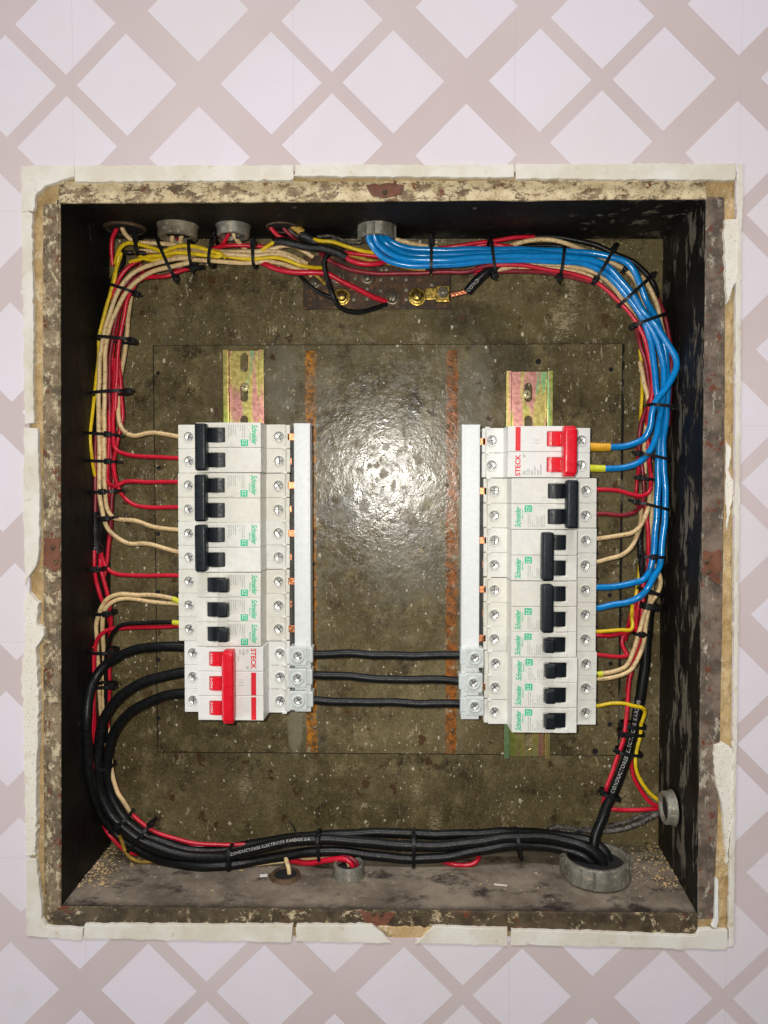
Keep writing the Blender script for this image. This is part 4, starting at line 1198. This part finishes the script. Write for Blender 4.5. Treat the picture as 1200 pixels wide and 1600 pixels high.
W('cream_wire', CR, 'grey cream wire bending out of the third collar', 64, '363,358,60 366,370,62 374,380,66 384,390,72')
W('dusty_black', R3, 'grey dusty wire curled inside the third collar', 64, '385,362,60 378,366,60 370,370,62 366,378,66')
W('red_wire', R3, 'thin red wire along the upper edge of the upper run', 66, '330,389,70 350,384,66 390,384 420,386 430,388,70')
W('yellow_wire', 3.1, 'yellow wire making the top loop at the upper left corner', 58, '180,412,66 183,398,62 189,386,58 200,380,57 222,383,57 240,388,57 255,393,58 268,388,57 285,384,56 305,385,56 325,391,56 345,398,56 352,402,60')
W('yellow_wire', 3.1, 'yellow wire folded back on itself in the upper run', 56, '203,410,60 216,406,58 235,400,56 252,399,56 275,395,56 300,396,55 325,399,55 341,401,55 346,399,55 342,394,57 325,392,59')
W('yellow_wire', 3.1, 'yellow wire curling under at the upper left corner', 58, '214,386,62 213,394,58 220,401,57 236,406,56 252,405,57 262,400,60 280,394,62')
W('yellow_wire', YL, 'yellow wire snaking between the cream ones towards the earth bar', 61, '330,396,66 360,401,64 395,405,62 430,402,62 452,408,62 470,415,63 490,418,68 503,418,72')
W('yellow_wire', YL, 'thin yellow wire at the left edge above the corner tie', 60, '190,392,62 187,405,62 182,420,60 180,432,60 176,452,62')
W('yellow_wire', YL, 'short yellow wire ending in the black tape', 60, '408,392,66 416,386,62 427,379,60 432,377,60')
W('black_wire', R3, 'black wire crossing behind the yellow loops at upper left', 62, '186,391,62 198,395,62 212,394,64 228,396,66')
W('black_wire', 3.8, 'black wire hanging down inside the upper left corner', 64, '192,396,66 190,412,64 183,425,63 176,436,63 175,447,66')
W('black_wire', R3, 'black wire running under the cream wires near the second tie', 62, '252,404,64 268,412,60 285,415,60 305,418,60 318,417,64')
# ---- middle: earth bar area
W('red_wire', 4.2, 'bright red earth wire slanting down to the central bolt', 66, '395,405,72 412,412,66 432,420,62 460,425,62 490,426,63 512,428,65 535,440,68 560,453,72 585,464,76 604,471,80')
o = W('tape', 6.4, 'taped black sleeve snaking over the upper run towards the blue wires', 58, '428,378,62 440,377,59 458,380,57 480,386,57 505,388,57 525,393,57 541,402,58', name='electrical_tape', cat='tape', group='black tape wrappings')
W('red_wire', 4.0, 'red wire coming out of the taped sleeve under the blue wires', 60, '538,400,60 550,407,60 568,412,60 590,412,62 612,406,68')
W('yellow_wire', 3.0, 'yellow wire running under the blue wires at the centre', 60, '486,373,62 500,376,60 520,378,60 540,385,60 562,391,61 590,395,66')
W('dark_red_wire', R3, 'dark red wire crossing in front of the earth bar', 66, '500,395,72 512,405,68 530,414,66 555,423,66 590,427,65 640,427,64 690,425,62 730,424,60 750,418,60 768,414,60')
W('red_wire', R3, 'dusty red wire behind the taped sleeve', 66, '500,392,72 525,394,68 550,396,66 580,399,66 605,403,68')
W('dirty_yellow', 3.0, 'dull cream wire below the dusty red one at centre', 70, '545,398,72 575,406,70 610,412,68 640,419,66 665,422,64')
W('black_wire', 3.8, 'black wire looping down past the brass bolt to the earth bar', 64, '528,392,64 512,397,60 506,410,60 509,425,61 514,442,62 520,462,62 529,478,66 545,486,70 562,488,72 582,483,76 604,475,80')
W('black_wire', R3, 'black wire slanting over the left end of the earth bar', 68, '465,426,72 478,441,68 498,456,68 520,466,68 527,470,72')
W('dirty_yellow', 2.6, 'thin grimy wire end over the earth bar', 72, '486,424,70 498,434,72 508,444,76')
W('red_wire', R3, 'red wire dropping out of the rough centre hole', 64, '419,348,60 425,358,62 434,368,62 446,374,64 455,378,66')
W('dark_red_wire', R3, 'dark red wire in the rough centre hole', 64, '440,350,62 446,360,64 452,366,64 462,376,68')
W('dirty_yellow', 6.0, 'brown stained sleeve slanting out of the rough centre hole', 62, '450,346,60 460,354,62 470,362,62 482,372,64', cat='wire', name='stained_sleeve')
W('dusty_black', 2.2, 'thin grey wire in front of the rough centre hole', 60, '452,358,62 460,366,62 474,372,64')
W('tape', 9.5, 'bulky black taped splice above the earth bar', 66, '470,366,64 482,372,64 500,383,66 520,388,67 536,394,68', name='electrical_tape', cat='tape', group='black tape wrappings')
W('dusty_black', 2.6, 'thin dusty black wire arching towards the notched collar', 68, '494,371,70 515,368,68 530,373,66 545,379,66 562,379,66 572,372,66')
W('cream_wire', CR, 'cream wire rising behind the first blue wires', 70, '604,370,66 618,374,66 635,378,67 652,382,68 670,386,70 690,388,72')
# ---- blue wires
W('blue_wire', BL, 'lowest blue wire from the notched collar to the lowest blue terminal', 58, '577,366,52 577,374,54 583,386,56 598,402,57 618,411,57 650,415 690,414 730,411 765,407 800,406 845,407 885,409 918,413 944,426 963,443 982,465 997,487 1009,508 1017,535 1022,570 1024,600 1031,640,60 1032,665 1029,700 1028,740 1027,790 1024,830 1020,868 1015,892,58 1005,906,57 988,911,56 962,916 936,918,56 930,918,56')
W('blue_wire', BL, 'second blue wire, swinging out to the right before its bottom breaker', 57, '584,366,54 588,378,56 602,391,56 622,401,55 650,406,54 700,406,53 745,402,53 800,400,53 850,400,53 890,402,53 925,406,54 950,418,54 972,440,54 990,463,54 1007,488,53 1021,503,53 1032,520,52 1045,540,51 1055,558,50 1057,575,50 1051,591,50 1040,608,50 1026,625,51 1019,645,52 1015,668,53 1007,684,55 993,692,56 972,698,56 948,699,56 914,697,57', ('e', 'orange', 6.6, 18))
W('blue_wire', BL, 'third blue wire hugging the bundle down to the second blue terminal', 56, '593,366,56 598,376,60 613,387,61 632,396,60 660,399,59 700,398,59 745,396,59 800,395,59 845,396,60 885,401,60 920,410,61 945,423,61 968,447,61 990,472,60 1008,498,58 1026,530,57 1035,565,57 1038,600,57 1033,640,56 1029,662,55 1023,688,54 1013,708,54 997,723,55 975,731,56 950,732,56 914,731,57', ('e', 'lime', 5.6, 14))
W('blue_wire', BL, 'outermost blue wire, over the shoulder and down to the lower terminal', 62, '600,366,58 606,374,63 622,383,64 645,389,64 680,391,63 730,390,62 765,390,62 800,390,61 845,391,61 885,393,60 922,395,58 955,402,55 978,409,54 992,424,54 1001,447,54 1010,470,55 1021,490,57 1033,520,59 1041,560,60 1043,600,60 1041,650,60 1036,700,60 1038,745,59 1040,785,58 1038,820,57 1034,855,57 1030,885,55 1021,903,53 1012,919,52 1000,932,54 980,941,56 958,945 936,950,56 930,950,56')
# ---- right bundle, others
W('red_wire', R3, 'inner red wire of the right bend, going deep to the second breaker', 62, '742,424,64 770,415,62 810,414,61 850,420,61 885,426 925,437 946,451 965,469 984,489 998,509 1008,532 1015,560 1019,592,62 1018,622,62 1013,640,64 1011,665,68 1013,700,70 1015,730,66 1017,755,60 1014,769,58 1003,775,56 988,773,56 965,766 936,765,56 930,765,56')
W('dark_red_wire', R3, 'dark red wire bowing inward beside the upper blue terminal', 64, '993,508,68 1001,540,66 1008,562,66 1013,590,66 1015,620,66 1009,640,64 1001,664,63 998,688,64 1000,710,66 1004,740,65 1006,772,64 1000,792,62 990,801,58 970,805,56 950,803 936,803,56 930,803,56')
W('cream_wire', CR, 'cream wire on the inside of the right bend', 64, '760,424,66 790,419,66 820,413,66 850,413,65 883,415,64 925,424 945,436 964,455 978,475 990,493,66 1000,515,72')
W('cream_wire', 3.2, 'pale cream wire under the inner one near the top right tie', 68, '800,420,70 840,417,70 880,420,68 915,428,68 940,442,68')
W('dark_red_wire', R3, 'dark red wire along the underside of the top right run', 66, '740,428,68 790,424,68 830,424,68 880,430,70 930,443,70')
W('cream_wire', CR, 'cream wire humping over the blue wires at top right', 66, '795,385,72 808,381,68 826,376,66 850,374,65 880,379,64 905,388,65 935,400,68 958,411,66 978,422,64 992,438,64 1002,460,66 1010,482,68')
W('cream_wire', CR, 'cream wire on the outside of the right bend', 62, '1003,432,66 1013,446,62 1022,463,62 1029,485,62 1034,510,63 1040,535,66 1046,560,70')
W('black_wire', 4.2, 'black wire along the outer edge of the top right run', 72, '760,376,74 800,371,74 850,370,74 895,374,72 935,385,70 962,397,68 990,410,66 1010,428,64 1021,445,64 1026,465,68')
W('black_wire', 3.6, 'second black wire filling the gap above the blue at top right', 74, '800,388,76 830,384,76 865,384,76 900,391,74 940,402,72')
W('dark_red_wire', R3, 'dark red wire furthest out on the right bundle', 70, '1022,452,72 1031,472,70 1038,492,68 1044,518,68 1048,545,68 1049,575,70 1047,605,70 1046,635,70 1044,665,72')
W('red_wire', R3, 'dusty red wire on top of the blue run right of the notched collar', 70, '668,390,74 690,387,70 720,384,68 750,379,68 780,375,68 808,371,68 835,370,70')
W('red_wire', R3, 'red wire dipping behind the blue run at top right', 70, '740,386,72 762,381,70 785,384,68 808,387,70')
W('cream_wire', CR, 'yellowish cream wire inside the right bundle below the bend', 68, '1000,565,72 1004,583,68 1006,600,66 1012,620,66 1013,640,68 1009,670,68 1007,700,70 1008,740,72')
W('yellow_wire', 2.6, 'yellow wire edge inside the right bundle', 70, '1000,545,72 1003,580,72 1003,610,70 1002,635,68 1001,660,72')
W('cream_wire', CR, 'cream wire bending from the right bundle to the third right breaker', 60, '1018,740,70 1016,775,66 1012,795,62 1004,816,58 990,831,57 968,837,56 936,841,56 930,842,56')
W('cream_wire', CR, 'cream wire curving lower to the same third right breaker', 62, '1002,795,70 1001,815,66 996,835,62 986,856,58 970,868,57 950,873 936,877,56 930,878,56')
W('cream_wire', CR, 'cream wire straight down beside the blue pair at right', 68, '1019,745,72 1019,790,68 1017,820,68 1014,850,70 1014,900,72')
W('red_wire', R3, 'bright red wire running down from the lower right ties', 62, '1008,785,68 1011,810,62 1013,850,62 1012,890,64 1005,915,64 1000,935,62 996,955,62 994,985,63 999,1005,66 993,1030,66 985,1055,64 981,1090,62 979,1120,60 975,1150,60 968,1175,62 958,1203,64 949,1228,66 942,1255,72')
W('tape', 4.6, 'black taped wire in the lower right bundle', 63, '1001,820,70 1000,845,64 1001,870,62 1004,898,64 1008,915,68', name='electrical_tape', cat='tape', group='black tape wrappings')
W('cream_wire', CR, 'cream wire looping out past the box corner below the blue wires', 62, '1021,880,70 1028,892,64 1032,907,62 1030,921,60 1023,934,60 1014,945,60 1007,958,59 1003,975,58 995,1000,57 988,1022,57 978,1041,57 960,1049,56 938,1053,56 930,1054,56', ('e', 'lime', 4.4, 4.2))
W('cream_wire', CR, 'outer of the cream pair swinging down to the third single breaker', 60, '1020,905,70 1017,930,64 1013,950,62 1009,978,60 1005,1005,59 997,1030,58 985,1047,57 965,1056,56 940,1061,56 930,1060,57')
W('red_wire', R3, 'red wire squeezed between the cream pair', 64, '1005,930,68 1003,960,66 1001,985,62 997,1010,61 990,1030,62 984,1055,66 980,1080,66')
W('yellow_wire', YL, 'yellow wire arriving at the first single breaker on the right', 56, '988,945,66 987,965,62 988,978,58 985,984,56 970,984,55 950,986 936,987,55 930,987,55')
W('red_wire', R3, 'pinkish red wire under the yellow one on the right', 58, '992,935,68 991,960,66 990,982,62 983,986,59 965,991,57 950,993 936,992,56 930,992,57')
W('red_wire', 3.1, 'bright red wire making a small hook to the second single breaker', 60, '992,980,64 982,987,61 973,995,60 972,1007,59 977,1018,58 980,1024,57 970,1026,56 936,1023,56 930,1023,56')
W('red_wire', 3.1, 'red wire bending away behind the blue one at lower right', 66, '1002,925,70 992,945,66 984,965,66 980,985,68 977,1000,72')
W('yellow_wire', YL, 'thin yellow wire behind the black tape at lower right', 70, '1000,880,72 998,900,72 994,930,70 989,960,68')
W('red_wire', 2.8, 'short red wire end hanging between two right ties', 64, '996,700,70 998,730,66 995,750,64 994,768,64 996,790,70')
W('yellow_wire', YL, 'yellow wire looping over the black cable from the lowest breaker', 56, '930,1103,56 936,1103,56 955,1099,55 975,1099,54 990,1103,54 1003,1106,55 1008,1112,58 1005,1122,62 1001,1133,64 1001,1150,64 995,1172,65 993,1192,66 999,1216,67 1012,1236,68 1034,1254,70', free=1)
W('red_wire', R3, 'red wire following the yellow one to the right wall collar', 70, '984,1170,72 986,1192,72 990,1213,70 1003,1238,70 1018,1255,70 1036,1262,72', free=1)
W('red_wire', R3, 'short straight red wire into the right wall collar', 70, '945,1262,72 955,1264,70 980,1266,70 1005,1265,70 1036,1262,72', free=1)
W('dusty_black', 4.0, 'dusty black wire sagging to the right wall collar', 74, '850,1303,78 862,1293,76 885,1293,75 915,1298,75 945,1299,74 965,1297,72 990,1290,70 1014,1279,70 1038,1266,72', free=1)
W('dusty_black', 4.0, 'second dusty black wire just above the sagging one', 80, '868,1301,82 900,1298,82 940,1293,81 975,1285,78 1005,1275,76 1036,1266,74', free=1)
# ---- thick black cables
r1 = W('black_wire', 7.6, 'outermost thick black cable, from the red handled breaker round the corner', 64, '292,1011,56 286,1011,56 250,1010,56 218,1014,57 188,1024,57 165,1039,58 148,1061,60 139,1090,62 135,1130,64 137,1170,66 139,1208,67 146,1243,68 159,1272,68 180,1302,68 206,1322,66 236,1338,64 270,1348,62 310,1354,62 350,1353,62 395,1346,61 445,1337,60 500,1330,59 545,1332,60 590,1338,60 640,1342,60 690,1340,60 740,1331,60 790,1322,61 840,1321,64 880,1327,60 905,1334,56 922,1346,53 930,1370,52', free=2)
r2 = W('black_wire', 8.2, 'middle thick black cable with worn white lettering', 60, '292,1051,56 286,1051,56 262,1055,56 230,1064,55 200,1079,55 176,1101,56 160,1132,58 154,1168,59 152,1205,60 157,1238,60 170,1267,59 187,1288,58 207,1305,57 236,1320,57 270,1332,57 310,1339,57 350,1338,57 390,1329,57 430,1319,58 480,1312,58 530,1313,60 590,1318,62 650,1322,62 700,1321,62 750,1315,62 800,1308,62 850,1308,62 890,1315,58 918,1326,54 938,1342,51 946,1368,50', free=2)
r3 = W('black_wire', 7.8, 'innermost thick black cable hugging the inside of the lower left bend', 64, '292,1083,56 286,1083,56 252,1089,57 218,1104,58 192,1124,60 176,1150,62 169,1182,64 168,1212,65 173,1240,65 185,1266,64 203,1287,63 228,1305,63 260,1318,63 295,1327,65 330,1329,68 380,1322,72 430,1313,74 480,1307,74 530,1304,74 600,1301,74 670,1304,74 740,1303,74 800,1300,74 850,1303,74 890,1308,70 925,1316,64 948,1334,59 954,1364,57', free=2)
r4 = W('black_wire', 8.0, 'thick black cable with white lettering down the lower right side', 66, '1018,930,76 1014,960,74 1010,1000,70 1006,1050,68 1000,1090,67 993,1130,67 983,1172,67 968,1215,68 955,1245,70 942,1275,68 932,1300,64 928,1325,60 930,1365,58', free=2)
r5 = W('black_wire', 7.4, 'short thick black earth cable stripped to bare copper', 64, '800,405,70 778,414,66 757,427,64 744,440,66 731,455,72')
cable_text(r2, 'CONDUCTORES ELECTRICOS KARDOS S/A', 268, 3.0, .15, 4.1)
cable_text(r4, 'CONDUCTORES  ELECTRICOS KARDUS', 66, 4.0, .2, 4.0, flip=True)
cable_text(r5, 'COND', 1.5, 3.6, 0.0, 3.7, flip=True)
o5, p5, og5 = r5
mb = MB()
for k in range(7):
    a = 2 * math.pi * k / 7
    sp = []
    for j in range(16):
        q = P(732, 454, 72).lerp(P(705, 461, 78), j / 15)
        sp.append(q + Vector((0, math.sin(a + j * .28), math.cos(a + j * .28))) * 1.5 - og5)
    tube(mb, sp, .75, 6)
mb.build('copper_strands', M['copper'], o5)
# jumpers
for s, lab in (('489,1023 540,1021 590,1023.5 650,1024.5 721,1023', 'upper straight black cable linking the two busbars'), ('489,1055 530,1055.5 570,1059 620,1062 670,1061.5 719,1064', 'middle black cable linking the two busbars, sagging slightly'), ('489,1094 545,1097 600,1097 660,1099.5 721,1099', 'lower straight black cable linking the two busbars')):
    W('black_wire', 6.3, lab, 38, s, name='black_cable', cat='cable', group='black cables linking the busbars')
# small bottom wires
W('red_wire', 4.4, 'thick red wire running right into the small floor collar', 62, '440,1341,66 460,1346,62 485,1348,61 515,1344,54 535,1342,52 547,1346,50 553,1362,50', free=2)
W('dark_red_wire', R3, 'dark red wire turning down into the small floor collar', 64, '530,1340,56 548,1341,50 557,1348,49 559,1363,49', free=2)
W('cream_wire', 2.6, 'thin cream wire strip under the black cables above the small collar', 66, '340,1359,70 400,1352,66 440,1347,66 480,1343,67 520,1341,56 540,1343,51 548,1362,50', free=2)
W('cream_wire', CR, 'cream wire dropping into the dark rusty floor ring', 66, '446,1338,60 448,1348,52 451,1358,48 452,1372,47', free=3)
W('red_wire', 3.8, 'red wire loop sagging below the black cables right of centre', 60, '670,1336,70 690,1345,64 710,1351,60 728,1352,60 741,1348,60 748,1340,62 748,1332,68')
W('black_wire', 1.0, 'stray thin black wire end sticking up above the bottom cables', 66, '452,1283,70 458,1292,68 462,1302,66 468,1310,64', name='stray_wire_end')

# ------------------------------------------------------------------ cable ties
def TIE(px, py, a, ang, head, lab, y=62, b=13, wid=2.3, tail=0):
    """strap loop round a bundle; a = half length in photo px, ang = direction across the bundle"""
    if px < 200 and py > 500 and py < 1100: y, b = 55, 11 if a > 15 else 8
    c = P(px, py, y); A_ = (P(px + a, py, y) - c).length
    an = math.radians(ang); U = Vector((math.cos(an), 0, -math.sin(an))); Wd = Vector((math.sin(an), 0, math.cos(an)))
    root = tag(empty('cable_tie', c), lab, 'cable tie', 'black cable ties round the bundles')
    n = 40; th = .55; vs = []; fs = []
    for k in range(n):
        t = 2 * math.pi * k / n
        cs, sn = math.cos(t), math.sin(t)
        e = .62
        x = math.copysign(abs(cs) ** e, cs) * A_; yy = math.copysign(abs(sn) ** e, sn) * b
        for dr in (0, th * 2):
            f = 1 + dr / max(A_, 6); g = 1 + dr / b
            for w_ in (-wid / 2, wid / 2):
                vs.append(U * x * f + Vector((0, yy * g, 0)) + Wd * w_)
    for k in range(n):
        i, j = k * 4, ((k + 1) % n) * 4
        fs += [(i, i + 1, j + 1, j), (i + 2, j + 2, j + 3, i + 3), (i, j, j + 2, i + 2), (i + 1, i + 3, j + 3, j + 1)]
    MB().add(vs, fs).build('strap', M['black_tie'], root)
    x = head * A_
    yy = -b * max(0.05, (1 - min(1, abs(head)) ** 3.2)) ** (1 / 2.2) - .6
    if abs(head) > .95: x += math.copysign(1.2, head); yy = min(yy, -b * .35)
    hb = MB(); hb.box(-2.4, 2.4, -1.7, 1.7, -2.2, 2.2, .5)
    sg = 1 if head >= 0 else -1
    tl = 2.6 + tail
    hb.box(min(sg * 2.0, sg * (2.4 + tl)), max(sg * 2.0, sg * (2.4 + tl)), -.9, .1, -1.0, 1.0, .2)
    hb.box(-.9, .9, -2.0, -1.4, -1.2, 1.2, .2)
    Mx = Matrix((( U.x, 0, Wd.x, U.x * x), (0, 1, 0, yy), (U.z, 0, Wd.z, U.z * x), (0, 0, 0, 1)))
    q = MB(); q.addm(hb, Mx); q.build('head', M['black_tie'], root)
    return root
TIE(192, 453, 21, 18, 1, 'tie round the left bundle just below its top bend', 62, 9)
TIE(181, 531, 29, 5, .95, 'tie on the left bundle level with the top of the left rail', 63, 9)
TIE(173, 614, 27, -4, 1, 'tie on the left bundle above the first breaker', 63, 9)
TIE(164, 679, 24, 4, .5, 'tie on the left bundle level with the first cream wire', 63, 9)
TIE(163, 721, 22, 2, .6, 'tie on the left bundle where the first red wire leaves', 63, 9)
TIE(168, 768, 23, -4, 0, 'bowed tie with its head in the middle beside the black tape', 61, 9)
TIE(169, 810, 11, -10, .2, 'small tie round the two cream wires at left', 60, 7)
TIE(153, 888, 11, 0, 0, 'small tie just under the black tape at left', 62, 7, 3.4)
TIE(165, 957, 13, -3, .5, 'small tie under the bend of the left cream pair', 60, 6)
TIE(163, 1016, 17, 1, .9, 'tie half hidden by the outermost thick cable at left', 64, 7)
TIE(165, 1070, 13, -1, .9, 'small tie between the first two thick cables at left', 66, 6)
TIE(152, 1197, 24, -5, -1, 'tie round the three thick cables at their leftmost point', 62, 10)
TIE(190, 1283, 20, -42, 0, 'upper tie on the slanting thick cables at lower left', 62, 10)
TIE(219, 1306, 26, -50, 1, 'lower tie with a tail on the slanting cables at lower left', 62, 10, tail=3)
TIE(361, 1342, 19, 90, .1, 'tie round two thick cables above the left part of the floor', 60, 8)
TIE(499, 1320, 20, 86, -.9, 'tie on the bottom cables left of the small floor collar', 62, 10)
TIE(646, 1324, 24, 90, -.95, 'tie on the bottom cables at the middle of the box', 66, 13, 2.6)
TIE(809, 1318, 20, 80, -1, 'tie on the bottom cables left of the large collar', 68, 12)
TIE(448, 1345, 6, 90, .9, 'tiny tie tail above the dark rusty floor ring', 66, 4)
TIE(219, 388, 14, 84, -.7, 'tie with its large head over the yellow loops', 62, 10, 3.0)
TIE(262, 405, 31, 66, 1, 'long slanting tie across the yellow wires at upper left', 62, 10)
TIE(301, 398, 19, 86, 1, 'tie on the yellow wires below the second collar', 62, 10)
TIE(333, 395, 20, 100, -.9, 'tie by the folded yellow wire end', 62, 10)
TIE(398, 399, 17, 90, -.8, 'tie on the cream wires between the third collar and the rough hole', 62, 8)
TIE(673, 403, 25, 90, -.8, 'first tie on the blue wires right of the notched collar', 60, 9)
TIE(768, 404, 28, 82, .95, 'second tie on the blue wires above the earth cable', 60, 10)
TIE(876, 410, 22, 97, 1, 'third tie on the blue wires where they start to bend', 60, 9)
TIE(944, 412, 33, 120, .95, 'tie across the shoulder of the blue bend', 60, 10)
TIE(990, 456, 31, 138, -1, 'tie across the middle of the blue bend', 60, 10)
TIE(1012, 502, 27, 160, .95, 'tie where the blue loop leaves the right bundle', 60, 10)
TIE(1031, 636, 20, 7, .9, 'tie where the blue loop rejoins the right bundle', 60, 12)
TIE(1020, 714, 25, 12, -.95, 'tie beside the second blue terminal wire', 60, 9, tail=2)
TIE(1016, 790, 26, 14, -.95, 'tie beside the red wires of the right column', 60, 9, tail=2)
TIE(1006, 748, 12, 8, -.8, 'small tie round the red wires between two larger right ties', 62, 6)
TIE(1017, 869, 18, 2, 0, 'tie round the blue pair above their last bend', 60, 8)
TIE(1015, 924, 17, 18, -.4, 'tie under the crossing of the two lower blue wires', 60, 7, 3.0)
TIE(1013, 946, 12, 8, 0, 'thick doubled tie round the cream pair at right', 60, 8, 5.0)
TIE(1003, 989, 12, 2, -.4, 'tie on the cream pair beside the yellow terminal wire', 62, 7)
TIE(989, 1132, 17, 4, -.9, 'upper of two close ties on the black cable at lower right', 66, 8)
TIE(985, 1144, 18, 2, -.8, 'lower of two close ties on the black cable at lower right', 66, 8)
TIE(982, 1174, 18, 8, -.95, 'tie round red, black and yellow lines at lower right', 66, 8)
TIE(953, 1241, 14, 22, -.95, 'lowest tie on the black cable above the large collar', 69, 8)
TIE(976, 421, 5, 130, 0, 'short black tie stub behind the blue shoulder', 62, 4, 3.0)
